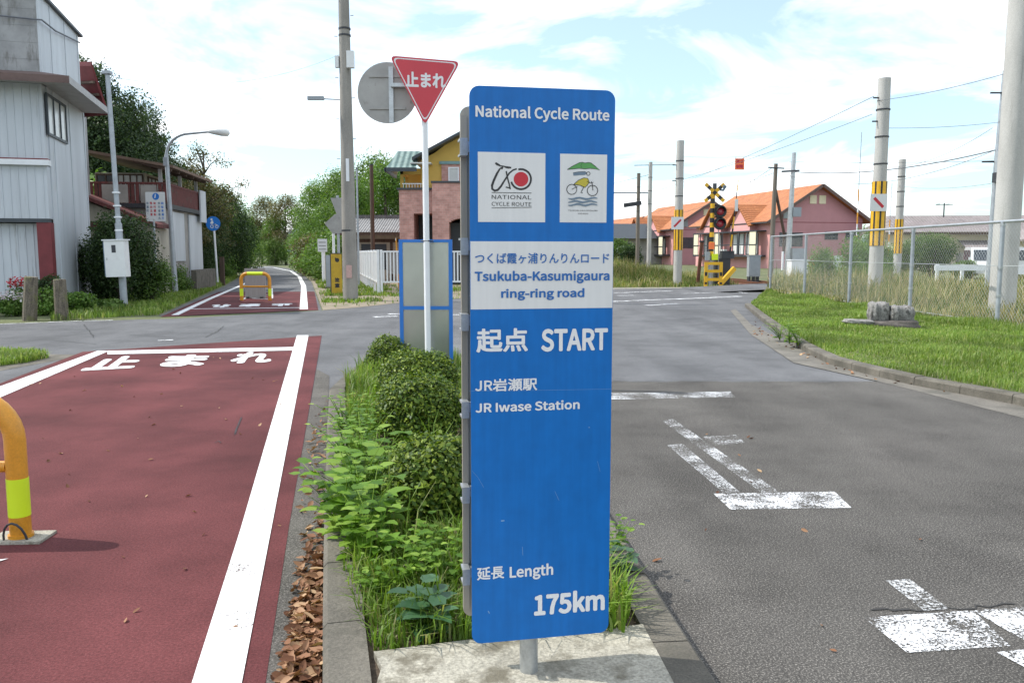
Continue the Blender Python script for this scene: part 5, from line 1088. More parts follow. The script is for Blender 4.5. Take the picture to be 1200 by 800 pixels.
rock('slab', (1.0, .5, .2), (0, 0, .05), M['stone_dark'], t, 2); rock('chip', (.5, .35, .08), (-.55, -.1, .12), M['stone'], t, 5)
for (dx, lab, sd, s) in ((-.17, 'grey carved stone block on the slab, the left one standing taller', 11, (.34, .34, .36)), (.22, 'grey carved stone block on the slab, the right one lower', 12, (.44, .34, .30))):
    c = Vector((math.cos(R(-12)), math.sin(R(-12)))) * dx
    o = rock('carved_stone', s, (0, 0, 0), M['stone'], None, sd, rz=R(-12)); o.location = (sg.x + c.x, sg.y + c.y + .02, .09 + .12 + s[2] / 2); tag(o, lab, 'stone', 'carved stones on the verge')
    for k in (-1, 1):
        e = rock('end_ridge', (.13, s[1] * 1.06, s[2] * 1.04), (k * s[0] * .3, 0, 0), M['stone'], o, sd + k, rz=R(-12))

# ------------------------------------------------------------------ chain link fence along the railway
FX, FY0, FY1, FH, FB = 9.5, 8.6, 30.2, 2.02, .09
cf = thing('chain_link_fence', 'galvanised chain link fence along the grass verge', 'fence', (FX, FY0, FB)); L = FY1 - FY0
for k in range(7):
    y = L - k * 3.55; p_ = smooth_by_angle(MB().tube([(0, y, -.2), (0, y, FH)], .042, 12).build('post', M['steel_dull'], cf)); b = MB()
    for z in (FH - .08, FH * .55, FH * .28): b.tube([(0, y, z), (0, y, z + .05)], .052, 12)
    b.build('clamp', M['steel'], p_)
smooth_by_angle(MB().tube([(0, -1, FH), (0, L + .05, FH)], .03, 10).build('top_rail', M['steel'], cf))
b = MB()
for z in (FH * .58, .06): b.tube([(.02, -1, z), (.02, L, z)], .006, 5)
b.build('tension_wire', M['fence_wire'], cf)
vs, fs = [], []
def wireq(a, c, w=.0033):
    i = len(vs); d = np.array([0, c[0] - a[0], c[1] - a[1]]); d /= np.linalg.norm(d); n1 = np.cross(d, [1, 0, 0]) * w / 2
    for p in (a, c): P0 = np.array([.03, p[0], p[1]]); vs.extend([P0 + n1, P0 - n1 * .5 + [w * .43, 0, 0], P0 - n1 * .5 - [w * .43, 0, 0]])
    fs.extend([(i + k, i + (k + 1) % 3, i + 3 + (k + 1) % 3, i + 3 + k) for k in range(3)])
sp2 = .1
for k in range(int((L + FH) / sp2)):
    s = k * sp2 - FH; y0, y1 = max(0, s), min(L, s + FH)
    if y1 - y0 > .02: wireq((y0, y0 - s), (y1, y1 - s)); wireq((y0, FH - (y0 - s)), (y1, FH - (y1 - s)))
obj('mesh', npmesh('mesh', np.array(vs), np.array(fs), M['fence_wire']), cf)

# ------------------------------------------------------------------ railway
TA, TB = Vector((15.6, 4)), Vector((6.2, 96)); td = (TB - TA).normalized(); tn = Vector((td.y, -td.x))
b = MB(); pr = [(-2.4, -.012), (-1.5, .006), (1.5, .006), (2.4, -.012)]
b.add([(*(TA + tn * a), h) for a, h in pr] + [(*(TB + tn * a), h) for a, h in pr], [(i + 4, i + 5, i + 1, i) for i in range(3)]); tag(b.build('ballast', M['ballast']), 'brown stone ballast bed under the railway track', 'ballast', kind='structure')
tr = thing('railway_track', 'single railway track with rusty rails passing the level crossing', 'railway track', (TA.x, TA.y, 0), math.atan2(td.y, td.x)); TL = (TB - TA).length
for s in (-.533, .533):
    b = MB(); pf = [(-.07, .24), (.07, .24), (.07, .26), (.015, .28), (.015, .35), (.036, .36), (.036, .4), (-.036, .4), (-.036, .36), (-.015, .35), (-.015, .28), (-.07, .26)]; n = len(pf)
    b.add([(0, s + u, v - .235) for u, v in pf] + [(TL, s + u, v - .235) for u, v in pf], [(i, i + n, (i + 1) % n + n, (i + 1) % n) for i in range(n)]); b.build('rail', M['rust'], tr)
sl_ = MB()
for k in range(int(TL / .65)): sl_.box((k * .65, -1.05, -.06), (k * .65 + .22, 1.05, .012))
ob = sl_.build('sleepers', M['wood_dark'], tr); ob['kind'] = 'stuff'
# crossing approach laid level with the rails
XP = TA.lerp(TB, (34.6 - TA.y) / (TB.y - TA.y))
b = MB(); b.add([(XP.x - 5, 31.6, 0.003), (XP.x - 5, 36.2, .003), (XP.x - 1.6, 37.4, .13), (XP.x - 1.6, 32.4, .13), (XP.x + 1.6, 38.5, .13), (XP.x + 1.6, 33.2, .13), (XP.x - 1.6, 32.4, -.02), (XP.x + 1.6, 33.2, -.02), (XP.x + 6, 39.6, .003), (XP.x + 6, 34.6, .003)], [(0, 3, 2, 1), (3, 5, 4, 2), (5, 7, 6, 4), (0, 8, 3), (8, 9, 5, 3), (9, 7, 5)]); struct(b.build('crossing_road', M['asphalt_far']))

def striped(name, x, y, z0, z1, r, parent, n, m1, m2, vertical=False, seg=20):
    if vertical:
        b = MB(); 
        for k in range(seg):
            b.cur = 1 if k % 3 == 2 else 0; a0, a1 = 2 * math.pi * k / seg, 2 * math.pi * (k + 1) / seg
            b.add([(x + r * math.cos(a0), y + r * math.sin(a0), z0), (x + r * math.cos(a1), y + r * math.sin(a1), z0), (x + r * math.cos(a1), y + r * math.sin(a1), z1), (x + r * math.cos(a0), y + r * math.sin(a0), z1)], [(0, 1, 2, 3)])
        return b.build(name, [m1, m2], parent)
    b = MB()
    for k in range(n): b.cur = k % 2; b.tube([(x, y, z0 + (z1 - z0) * k / n), (x, y, z0 + (z1 - z0) * (k + 1) / n)], r, 14)
    return b.build(name, [m1, m2], parent)
def rail_pole(px, pyt, Y, r, label, stripe=None, plate=None, tip=None, z1=None, taper=.85, m='concrete', group=None):
    p = P(px, 297, Y); t = thing('railway_pole', label, 'pole', (p.x, Y, 0), 0, group); z1 = z1 or P(px, pyt, Y).z
    smooth_by_angle(MB().tube([(0, 0, -.2), (0, 0, z1)], r, 24, r1=r * taper).build('shaft', M[m], t))
    b = MB()
    for f_ in (.62, .74, .86): b.tube([(0, 0, z1 * f_), (0, 0, z1 * f_ + .04)], r * .97, 20)
    b.build('band', M['dark_steel'], t)
    if stripe: a, c = P(px, stripe[1], Y).z, P(px, stripe[0], Y).z; striped('guard_sleeve', 0, 0, a, c, r * 1.04, t, 0, M['yellow'], M['black'], True, 24)
    if plate:
        dx, y0, y1 = plate; a, c = P(px, y1, Y).z, P(px, y0, Y).z; w_ = (c - a) * .5
        s_ = MB().box((dx - w_, -r - .05, a), (dx + w_, -r - .035, c)).build('plate', M['sign_white'], t); MB().obox((dx - w_ * .55, -r - .053, a + .12 if dx > -.11 else c - .12), (dx + w_ * .55, -r - .053, c - .12 if dx > -.11 else a + .12), .002, .09, (0, 0, 1)).build('diagonal_bar', M['ink_red'], s_)
    return t
G1 = 'concrete poles beside the railway'
rp1 = rail_pole(794.5, 165, 38, .2, 'concrete pole with yellow black guard and white plate left of the crossing signal', (246, 293), (-.1, 254.5, 269), group=G1)
rp2 = rail_pole(1027, 92, 25.6, .215, 'tall concrete pole with yellow black guard and white plate right of the pink house', (213, 288), (-.12, 228, 248), group=G1)
rp3 = rail_pole(1052, 187, 42, .2, 'shorter concrete pole with a yellow black guard and no white plate', (257, 297), group=G1)
rp4 = rail_pole(1178, 0, 18.2, .27, 'thickest plain concrete pole close behind the chain link fence', z1=11.5, group=G1)
rp5 = rail_pole(760.5, 190, 66, .18, 'distant slim concrete pole with a horizontal arm left of the crossing', group=G1)
MB().obox((-4.5, 0, P(760, 226, 66).z), (0, 0, P(760, 226, 66).z), .1, .12).build('arm', M['steel_dull'], rp5); MB().obox((-1.3, -.05, P(760, 194, 66).z), (1.9, -.05, P(760, 193, 66).z), .05, .06).build('crossarm', M['steel_dull'], rp5)
rp6 = rail_pole(747, 203, 62, .15, 'distant brown timber pole standing left of the slim concrete pole', m='wood_pole'); 
MB().obox((-1.1, -.2, P(747, 241, 62).z), (.2, -.2, P(747, 238, 62).z), .18, .3).build('transformer_arm', M['dark_steel'], rp6)
for (t, z, r) in ((rp2, 6.2, .2), (rp1, 5.5, .19)):
    b = MB()
    for k in range(2): b.obox((-.34, -.05, z - k * .7), (.1, -.05, z - k * .7), .04, .04)
    b.build('bracket', M['dark_steel'], t)
tw = thing('telegraph_pole', 'slim steel pole crowded with brackets and boxes behind the fence at the right', 'pole', (P(1160, 297, 30).x, 30, 0)); zt = P(1176, 83, 30).z
smooth_by_angle(MB().tube([(0, 0, -.1), (.04, 0, zt * .6), (.1, 0, zt)], [.11, .09, .045], 12).build('shaft', M['steel_dull'], tw))
b = MB()
for k in range(16): z = 4.2 + k * .2; b.box((.0 + k * .02, -.16, z), (.2 + k * .02, -.08, z + .06))
b.build('step', M['dark_steel'], tw); zb = P(1166, 208, 30).z
bx('transformer', M['box_grey'], tw, ((-.1, -.4, P(1166, 191, 30).z - .4), (.28, -.1, P(1166, 178, 30).z))); bx('relay_box', M['dark_steel'], tw, ((-.15, -.35, zb - .2), (.18, -.1, zb + .15))); bx('crossarm', M['dark_steel'], tw, ((-.5, -.08, P(1166, 189, 30).z - .05), (.35, 0, P(1166, 189, 30).z)), ((-.35, -.06, P(1166, 110, 30).z), (.5, 0, P(1166, 110, 30).z + .05)))
wp = thing('timber_pole', 'timber telegraph pole with a diagonal brace in front of the pink gable', 'pole', (P(904, 297, 44).x, 44, 0)); zt = P(906, 192, 44).z
smooth_by_angle(MB().tube([(-.02, 0, -.1), (.08, 0, zt)], .15, 12, r1=.1).build('shaft', M['wood_pole'], wp)); MB().tube([(.75, .3, P(904, 275, 44).z - 1), (.72, .2, P(904, 275, 44).z), (.1, 0, P(904, 222, 44).z)], .08, 8).build('brace', M['wood_dark'], wp); MB().obox((-.35, -.1, zt - .2), (.5, -.1, zt - .25), .06, .06).build('crossarm', M['dark_steel'], wp)
lpz = thing('steel_pole', 'tall grey steel pole with a grey cabinet in front of the pink gable', 'pole', (P(924, 297, 40).x, 40, 0)); zt = P(927, 179, 40).z
smooth_by_angle(MB().tube([(-.05, 0, -.1), (.1, 0, zt)], .14, 14, r1=.1).build('shaft', M['steel'], lpz)); bx('cabinet', M['box_grey'], lpz, ((.15, -.2, .9), (.75, .2, 1.75))); bx('upper_box', M['box_grey'], lpz, ((.12, -.15, P(924, 254, 40).z), (.5, .1, P(924, 243, 40).z))); MB().obox((-.5, -.1, zt - .9), (.35, -.1, zt - .85), .06, .08).build('crossarm', M['dark_steel'], lpz); bx('crossing_side_board', M['white_metal'], lpz, ((-.35, -.2, .7), (-.28, -.05, 1.6)))

# crossing signal
sx = P(833.5, 300, 37.6); cs = thing('crossing_signal', 'level crossing signal with yellow black crossbuck and two red lamps', 'signal', (sx.x, 37.6, 0))
zt = P(835, 215, 37.6).z; striped('mast', 0, 0, P(833, 300, 37.6).z, zt - .25, .105, cs, 14, M['yellow'], M['black']); smooth_by_angle(MB().tube([(0, 0, -.1), (0, 0, P(833, 300, 37.6).z)], .1, 14).build('mast_foot', M['steel_dull'], cs))
zc = P(835, 226, 37.6).z
for k, a in enumerate((42, -42)):
    b = MB(); d = Vector((math.cos(R(a)), 0, math.sin(R(a)))); 
    for i in range(7): b.cur = i % 2; b.obox(Vector((.05, -.13 - .02 * k, zc)) + d * (-.58 + i * 1.16 / 7), Vector((.05, -.13 - .02 * k, zc)) + d * (-.58 + (i + 1) * 1.16 / 7), .16, .016, (0, 1, 0))
    b = b.build('crossbuck_arm', [M['yellow'], M['black']], cs)
smooth_by_angle(MB().tube([(.08, 0, zt - .3), (.08, 0, zt)], .09, 12).build('bell', M['dark_trim'], cs)); MB().tube([(.1, 0, zt - .3), (.45, -.1, zt - .3), (.5, -.15, zt - .1)], [.03, .05, .1], 10).build('speaker', M['ink_grey'], cs)
for py in (248, 262):
    z = P(842, py, 37.6).z; l_ = MB().tube([(.32, -.12, z), (.32, -.17, z)], .29, 24).build('lamp_backplate', M['black'], cs); MB().tube([(.32, -.171, z), (.32, -.22, z), (.32, -.25, z)], [.17, .15, .06], 20).build('lens', M['lamp_red'], l_)
    b = MB(); 
    for i in range(12): a0, a1 = math.pi * i / 12, math.pi * (i + 1) / 12; b.add([(.32 + .2 * math.cos(a0), -.171, z + .2 * math.sin(a0)), (.32 + .2 * math.cos(a1), -.171, z + .2 * math.sin(a1)), (.32 + .2 * math.cos(a1), -.42, z + .2 * math.sin(a1)), (.32 + .2 * math.cos(a0), -.42, z + .2 * math.sin(a0))], [(0, 1, 2, 3)])
    b.build('hood', M['black'], l_); MB().tube([(0, 0, z + .3), (.32, -.05, z + .28), (.32, -.1, z + .1)], .04, 8).build('arm', M['black'], cs)
bx('call_box', M['lime'], cs, ((-.02, -.3, P(835, 304.5, 37.6).z), (.24, -.1, P(835, 297.5, 37.6).z))); bx('side_box', M['box_grey'], cs, ((-.3, -.2, P(828, 305, 37.6).z), (-.1, 0, P(828, 295, 37.6).z))); bx('collar', M['orange_board'], cs, ((-.11, -.11, P(833, 292, 37.6).z), (.11, .11, P(833, 284, 37.6).z)))
# gate machine with raised bar
gx = P(852, 300, 37.9); gm = thing('crossing_gate', 'level crossing gate with its striped bar raised upright', 'barrier', (gx.x, 37.9, 0))
bx('gate_machine', M['dark_steel'], gm, ((-.55, -.25, .0), (.1, .25, P(850, 303, 37.9).z)), ((-.3, -.3, P(850, 303, 37.9).z), (.25, .2, P(850, 294, 37.9).z)))
b = MB(); za, zb = P(853, 296, 37.9).z, P(859, 212, 37.9).z; nn = 12
for k in range(nn): b.cur = 0 if k % 3 else 1; f0, f1 = k / nn, (k + 1) / nn; b.tube([(.05 + .28 * f0, -.32, za + (zb - za) * f0), (.05 + .28 * f1, -.32, za + (zb - za) * f1)], .045 - .03 * f0, 8)
b.build('bar', [M['yellow'], M['black']], gm); bx('bar_flag', M['sign_white'], gm, ((.2, -.36, P(858, 248, 37.9).z), (.34, -.34, P(858, 234, 37.9).z))); MB().tube([(-.45, -.28, .4), (-.5, -.28, P(840, 268, 37.9).z)], .02, 8).build('bell_pipe', M['steel_dull'], gm)
# yellow guard frame in front of the machine
ga, gb2 = P(825, 334, 36.8), P(848.5, 334, 36.4); gf = thing('crossing_guard_rail', 'yellow steel guard frame in front of the crossing gate machine', 'barrier', (ga.x, 36.8, 0), R(-6)); w_ = gb2.x - ga.x; z1 = P(836, 307, 36.8).z
b = MB(); b.box((0, -.06, -.1), (.14, .06, z1)); b.box((w_ - .14, -.06, -.1), (w_, .06, z1)); b.build('post', M['yellow'], gf)
for k, z in enumerate((z1 - .13, z1 * .58, z1 * .25)): bx('rail', M['yellow'], gf, ((.141, -.05, z), (w_ - .141, .05, z + .13)))
MB().obox((w_ - .1, .1, .1), (w_ + .6, .5, z1 * .75), .12, .2).build('brace', M['yellow'], gf)
b = MB(); 
for x in (.02, w_ - .12): b.box((x, -.075, z1 * .45), (x + .1, -.061, z1 * .6)); b.box((x, -.075, z1 * .12), (x + .1, -.061, z1 * .2))
b.build('black_stripe', M['black'], gf)
# relay boxes and small posts by the crossing
rb1 = thing('relay_box', 'blue grey relay cabinet on legs between the crossing gate and the timber pole', 'cabinet', (P(883.5, 300, 41).x, 41, .0)); zA, zB = P(883, 324, 41).z, P(883, 300, 41).z
bx('body', M['box_grey'], rb1, ((-.28, -.2, zA), (.28, .2, zB))); bx('lid', M['box_grey'], rb1, ((-.31, -.23, zB), (.31, .23, zB + .05))); bx('door', M['box_grey'], rb1, ((-.25, -.215, zA + .05), (.02, -.201, zB - .05)))
for x in (-.22, 0, .2): bx('leg', M['dark_steel'], rb1, ((x - .05, -.15, -.1), (x + .05, .15, zA)))
rb2 = thing('white_cabinet', 'white cabinet box low behind the far end of the fence', 'cabinet', (P(935, 315, 36).x, 36, 0)); bx('body', M['white_box'], rb2, ((-.36, -.25, 0), (.36, .4, P(935, 305.5, 36).z))); bx('lid', M['white_metal'], rb2, ((-.39, -.28, P(935, 305.5, 36).z), (.39, .43, P(935, 305.5, 36).z + .05))); bx('door', M['white_box'], rb2, ((-.3, -.265, .1), (.3, -.251, P(935, 308, 36).z)))
ob_ = thing('orange_barricade', 'low orange barricade beside the white cabinet', 'barrier', (P(957, 312, 40).x, 40, 0)); bx('board', M['orange'], ob_, ((-.6, -.03, P(957, 315, 40).z), (.6, .03, P(957, 308, 40).z))); bx('leg', M['dark_steel'], ob_, ((-.5, -.2, -.1), (-.44, .2, 1.0))); bx('leg', M['dark_steel'], ob_, ((.44, -.2, -.1), (.5, .2, 1.0)))
wb = thing('white_board', 'plain white board on a post among the weeds behind the fence', 'sign', (P(982, 310, 33).x, 33, 0)); bx('panel', M['white_metal'], wb, ((-.18, -.02, P(982, 318, 33).z), (.18, .02, P(982, 299.5, 33).z))); bx('post', M['steel_dull'], wb, ((-.03, .021, -.1), (.03, .07, 1.4)))
bp_ = thing('rusty_post', 'short rusty brown post left of the crossing signal', 'post', (P(819.5, 300, 38.5).x, 38.5, 0)); MB().obox((-.06, 0, -.1), (.1, 0, P(819, 284, 38.5).z), .14, .14).build('shaft', M['rust'], bp_); bx('cap', M['dark_steel'], bp_, ((.0, -.1, P(819, 284, 38.5).z), (.2, .1, P(819, 284, 38.5).z + .08)))
# whip poles
for k, (px, py0, Y, lab) in enumerate(((1003, 155, 45, 'thin striped whip mast left of the tall concrete pole'), (1041, 215, 50, 'thin short whip mast between the two striped poles'))):
    t = thing('whip_mast', lab, 'mast', (P(px, 297, Y).x, Y, 0)); z1 = P(px, py0, Y).z; striped('mast', 0, 0, 0, z1 * .62, .035, t, 8, M['white_metal'], M['orange']); smooth_by_angle(MB().tube([(0, 0, z1 * .62), (.02, 0, z1)], .02, 8).build('tip', M['steel_dull'], t))
an = thing('aerial_mast', 'roof aerial mast above the long cream house', 'aerial', (P(1105, 268, 78).x, 78, 4.9)); smooth_by_angle(MB().tube([(0, 0, 0), (0, 0, P(1105, 238, 78).z - 4.9)], .06, 8).build('mast', M['dark_steel'], an)); zz2 = P(1105, 240, 78).z - 4.9; MB().obox((-.8, 0, zz2), (.8, 0, zz2), .05, .05).build('boom', M['dark_steel'], an); bx('spike', M['dark_steel'], an, ((-.6, -.3, zz2 + .03), (-.56, .3, zz2 + .07)), ((.3, -.3, zz2 + .03), (.34, .3, zz2 + .07)))

# overhead wires
def wire(a, b_, sag, label, r=.02, n=20):
    a, b_ = Vector(a), Vector(b_); pts = [a.lerp(b_, i / n) - Vector((0, 0, sag * 4 * (i / n) * (1 - i / n))) for i in range(n + 1)]
    o = MB().tube(pts, r * .6, 5).build('overhead_wire', M['wire'], smooth=True); return tag(o, label, 'wire', 'overhead wires')
topw = lambda t, z: Vector((t.location.x, t.location.y, z))
wire(P(1166, 176, 30), P(925, 201, 40), .35, 'thick overhead cable from the steel pole to the slim bracketed pole', .035)
wire(P(1166, 176, 30), P(925, 206, 40), .75, 'lower slack cable from the steel pole to the slim bracketed pole', .016)
wire(P(1163, 150, 30), P(1053, 195, 42), .3, 'thin cable from the slim bracketed pole to the short striped pole', .014)
wire(P(906, 196, 44), P(795, 250, 70), .4, 'cable falling leftward from the top of the braced timber pole', .02)
wire(P(906, 203, 44), P(700, 262, 90), .4, 'second lower cable falling leftward from the braced timber pole', .02)
wire(P(925, 190, 40), P(1260, 185, 40), .1, 'level thin wire running right from the steel pole top', .016)
wire(P(1260, 128, 30), P(1028, 150, 25.6), .2, 'thin wire from the right edge to the middle of the tall concrete pole', .012)
wire(P(1162, 215, 30), P(1053, 218, 42), .15, 'short low wire between the slim bracketed pole and the short striped pole', .012)
wire(P(1024, 113, 25.6), P(760, 226, 66), .3, 'long wire from the tall concrete pole down to the distant slim pole', .016)
wire(P(1022, 134, 25.6), P(795, 212, 38), .1, 'wire between the two poles with yellow guards and white plates', .014)
wire(P(1260, 60, 19), P(1028, 118, 25.6), .15, 'wire from the right edge to the top of the tall concrete pole', .014)
wire(P(760, 205, 66), P(500, 255, 130), .5, 'distant wire running left from the slim concrete pole behind the blue sign', .03)
wire(P(795, 183, 38), P(906, 180, 44), .12, 'thin span wire carrying the orange warning board', .008)
wire(P(407, 60, 27), P(140, 92, 22), .5, 'very thin wire from the utility pole to the control pole', .006)
ob2 = thing('height_board', 'square orange red height warning board hanging above the crossing', 'board', P(867, 184.6, 41.5)); zz3 = P(867, 199, 41.5).z - ob2.location.z
p_ = MB().box((-.23, -.01, zz3), (.23, .01, -.05)).build('panel', M['orange_board'], ob2); MB().tube([(-.2, 0, -.05), (-.2, 0, .03)], .01, 6).build('hook', M['dark_steel'], ob2); MB().tube([(.2, 0, -.05), (.2, 0, .03)], .01, 6).build('hook', M['dark_steel'], ob2)
for k, s in enumerate(('高さ', '制限')): flat_text(s, -.18, .18, zz3 + .32 - k * .26, zz3 + .52 - k * .26, -.0125, M['ink_red'], p_, .02)

# parked white van at the right edge
def van(label, loc, rz):
    t = thing('parked_van', label, 'van', loc, rz); prof = [(-1.7, .35), (1.6, .35), (1.72, .55), (1.7, .85), (1.2, 1.05), (.75, 1.75), (.6, 1.85), (-1.55, 1.88), (-1.7, 1.7)]
    b = MB(); n = len(prof); hw = .74
    ins = [(x, z) for x, z in prof]
    L_, R_ = [(x, -hw * (1 if z < 1.1 else .9), z) for x, z in ins], [(x, hw * (1 if z < 1.1 else .9), z) for x, z in ins]
    b.add(L_ + R_, [tuple(range(n)), tuple(range(n, 2 * n))[::-1]] + [(i, i + n, (i + 1) % n + n, (i + 1) % n) for i in range(n)]); b.build('body', M['car_white'], t)
    for s in (-1, 1):
        y = s * .705
        for q in ([(.95, 1.12), (.6, 1.68), (.1, 1.7), (.1, 1.1)], [(0, 1.1), (0, 1.7), (-.75, 1.7), (-.75, 1.1)], [(-.85, 1.1), (-.85, 1.7), (-1.5, 1.68), (-1.5, 1.1)]): MB().plate(q, lambda u, v, tt: (u, y + s * (.03 - (v - 1.1) * .05) + tt, v), -.012, .012).build('window', M['glass'], t)
        for x in (-1.05, 1.05):
            w_ = smooth_by_angle(MB().tube([(x, s * .6, .3), (x, s * .765, .3)], .3, 24).build('wheel', M['tyre'], t)); smooth_by_angle(MB().tube([(x, s * .766, .3), (x, s * .775, .3)], .18, 20).build('rim', M['steel'], w_))
        bx('headlight', M['glass_pale'], t, ((1.68, s * .6 - .12, .75), (1.735, s * .6 + .1, .92))); bx('tail_light', M['ink_red'], t, ((-1.73, s * .62 - .06, .8), (-1.69, s * .62 + .06, 1.3))); bx('mirror', M['car_white'], t, ((.85, s * .78 - .06, 1.1), (.97, s * .78 + .08, 1.28)))
    MB().add([(1.215, -.6, 1.1), (1.215, .6, 1.1), (.79, .55, 1.72), (.79, -.55, 1.72)], [(0, 1, 2, 3)]).build('windscreen', M['glass'], t); bx('bumper', M['white_box'], t, ((1.6, -.7, .32), (1.76, .7, .52))); bx('number_plate', M['lime'], t, ((1.761, -.16, .5), (1.775, .16, .66)))
    return t
v1 = van('white van parked side on at the right edge behind the thick concrete pole', (P(1203, 300, 46).x, 46, 0), R(170))
v2 = dup(v1, (P(1150, 300, 50).x, 50, 0), R(-110), 1.0, 'white van parked facing the fence left of the thick concrete pole')
t = thing('guard_rail', 'low white guard rail in front of the clipped hedge beyond the fence', 'rail', (P(1095, 320, 46).x, 46, 0)); bx('beam', M['white_metal'], t, ((0, -.04, .55), (4.6, .04, .85)))
for x in (.2, 1.6, 3.0, 4.4): bx('post', M['white_metal'], t, ((x - .08, .041, -.1), (x + .08, .16, .9)))

# ------------------------------------------------------------------ trees and shrubs
def crown_tree(kind, blobs, trunk, n, size, m, seed, shell=.45, lump=.3, limbs=7):
    """prototype kept as mesh data: crown and trunk"""
    g = np.random.default_rng(seed); v, f = leaf_cloud(blobs, n, size, g, shell=shell, lump=lump)
    cm = npmesh('crown', v, f, M[m]); b = MB(); h, r = trunk
    b.tube([(0, 0, -.4), (.05, .02, h * .35), (-.06, .05, h * .7), (0, 0, h)], [r, r * .8, r * .6, r * .25], 9)
    order = g.permutation(len(blobs))[:limbs]
    for i in order:
        c = blobs[i]; z0 = min(h * .85, max(h * .25, c[2] - .35 * math.hypot(c[0], c[1]) - .6)); b.tube([(0, 0, z0), (c[0] * .5, c[1] * .5, (z0 + c[2]) * .5 + .1), (c[0], c[1], c[2])], [r * .45, r * .28, r * .08], 6)
    o = b.build('trunk', M['bark'], smooth=True); tm = o.data; bpy.data.objects.remove(o)
    return kind, cm, tm
def blob_set(seed, n, spread, z0, z1, rad, cone=0.0):
    r = random.Random(seed); o = []
    for i in range(n):
        t = (i + .5) / n; z = z0 + (z1 - z0) * t; w = spread * ((1 - t * cone) if cone else math.sqrt(max(.08, 1 - (2 * t - .9) ** 2))); a = r.uniform(0, 6.28); q = w * r.uniform(.35, 1); k = rad * r.uniform(.65, 1.25) * (1 - cone * t * .45)
        o.append((q * math.cos(a), q * math.sin(a), z, k, k, k * .8))
    return o
PR = {
 'ever1': crown_tree('evergreen_tree', blob_set(1, 22, 2.6, 1.6, 9.0, 1.5, .8), (9, .24), 30000, .13, 'ever', 1, .4, .35),
 'ever2': crown_tree('evergreen_tree', blob_set(2, 26, 3.1, 1.2, 8.8, 1.5, .6), (8.5, .26), 30000, .13, 'ever', 2, .4, .35),
 'hedge1': crown_tree('broadleaf_tree', blob_set(3, 26, 2.6, .4, 5.6, 1.35), (4.6, .2), 16000, .15, 'hedge', 3, .5),
 'hedge2': crown_tree('broadleaf_tree', blob_set(4, 24, 2.3, .3, 4.8, 1.3), (4, .18), 15000, .15, 'mid', 4, .45),
 'mid1': crown_tree('broadleaf_tree', blob_set(5, 24, 3.0, 2.4, 8.2, 1.35), (7, .2), 13000, .17, 'mid', 5, .4, .4),
 'bright1': crown_tree('broadleaf_tree', blob_set(6, 24, 2.8, 1.6, 7.8, 1.25), (7, .19), 12000, .18, 'bright', 6, .35, .4),
 'olive1': crown_tree('broadleaf_tree', blob_set(7, 26, 3.0, 1.6, 8.0, 1.15), (7.4, .17), 10000, .17, 'olive', 7, .3, .45, 14),
 'thin1': crown_tree('bare_tree', blob_set(8, 30, 2.4, 2.6, 8.0, .6), (7.6, .12), 3600, .12, 'olive', 8, .2, .4, 26),
 'shrub1': crown_tree('wild_shrub', blob_set(9, 18, 1.5, .25, 2.1, .75), (1.6, .07), 8000, .12, 'bright', 9, .4),
 'shrub2': crown_tree('wild_shrub', blob_set(10, 18, 1.6, .25, 2.2, .8), (1.6, .07), 8000, .12, 'mid', 10, .4),
 'shrub3': crown_tree('wild_shrub', blob_set(12, 18, 1.6, .25, 2.2, .75), (1.6, .07), 6500, .12, 'olive', 12, .35),
}
HT = {'ever1': 10.2, 'ever2': 9.9, 'hedge1': 6.4, 'hedge2': 5.6, 'mid1': 9.1, 'bright1': 8.7, 'olive1': 8.9, 'thin1': 8.5, 'shrub1': 2.7, 'shrub2': 2.8, 'shrub3': 2.8}
def tree(k, px, py, Y, label, group, wide=1.0):
    kind, cm, tm = PR[k]; p = P(px, py, Y); z0 = float(hillz(p.x, Y)); s = (p.z - z0) / HT[k]
    t = thing(kind, label, 'tree' if kind != 'wild_shrub' else 'shrub', (p.x, Y, z0), random.uniform(0, 6.28), group); t.scale = (s * wide, s * wide, s)
    obj('crown', cm, t); obj('trunk', tm, t)
    return t
for k, px, py, Y, w in (('ever1', 93, 44, 41, 1), ('ever2', 122, 70, 42, 1), ('ever1', 142, 92, 43, 1), ('ever2', 160, 110, 46, 1), ('ever1', 173, 138, 46, 1), ('ever2', 190, 166, 49, 1),
                        ('ever2', 108, 105, 40.5, 1), ('ever1', 152, 150, 42, 1.1), ('ever2', 128, 130, 41, 1), ('ever2', 205, 185, 50, 1), ('ever1', 75, 60, 46, 1), ('ever2', 60, 40, 50, 1.2), ('ever1', 30, 60, 52, 1.2)):
    tree(k, px, py, Y, 'dark evergreen tree on the wooded slope behind the grey shed', 'dark evergreens on the slope behind the shed', w)
for k, px, py, Y in (('olive1', 178, 172, 44), ('olive1', 212, 186, 47), ('olive1', 228, 200, 50), ('olive1', 196, 195, 43)):
    tree(k, px, py, Y, 'brownish olive tree behind the rusty roofed old house', 'olive trees behind the old house')
tree('thin1', 238, 160, 48, 'nearly bare thin branched tree beside the street lamp', None)
for k, px, py, Y, w in (('hedge1', 232, 232, 48, .8), ('hedge1', 250, 214, 54, .85), ('hedge2', 242, 226, 52, .85), ('hedge1', 264, 238, 56, .8), ('hedge2', 277, 244, 66, .8), ('hedge1', 258, 262, 56, .7), ('hedge2', 247, 212, 56, 1.0), ('hedge1', 226, 258, 45, .8), ('hedge2', 280, 264, 72, .8)):
    tree(k, px, py, Y, 'dark leafy tree lining the left side of the far cycle path', 'dark leafy trees along the left of the cycle path', w)
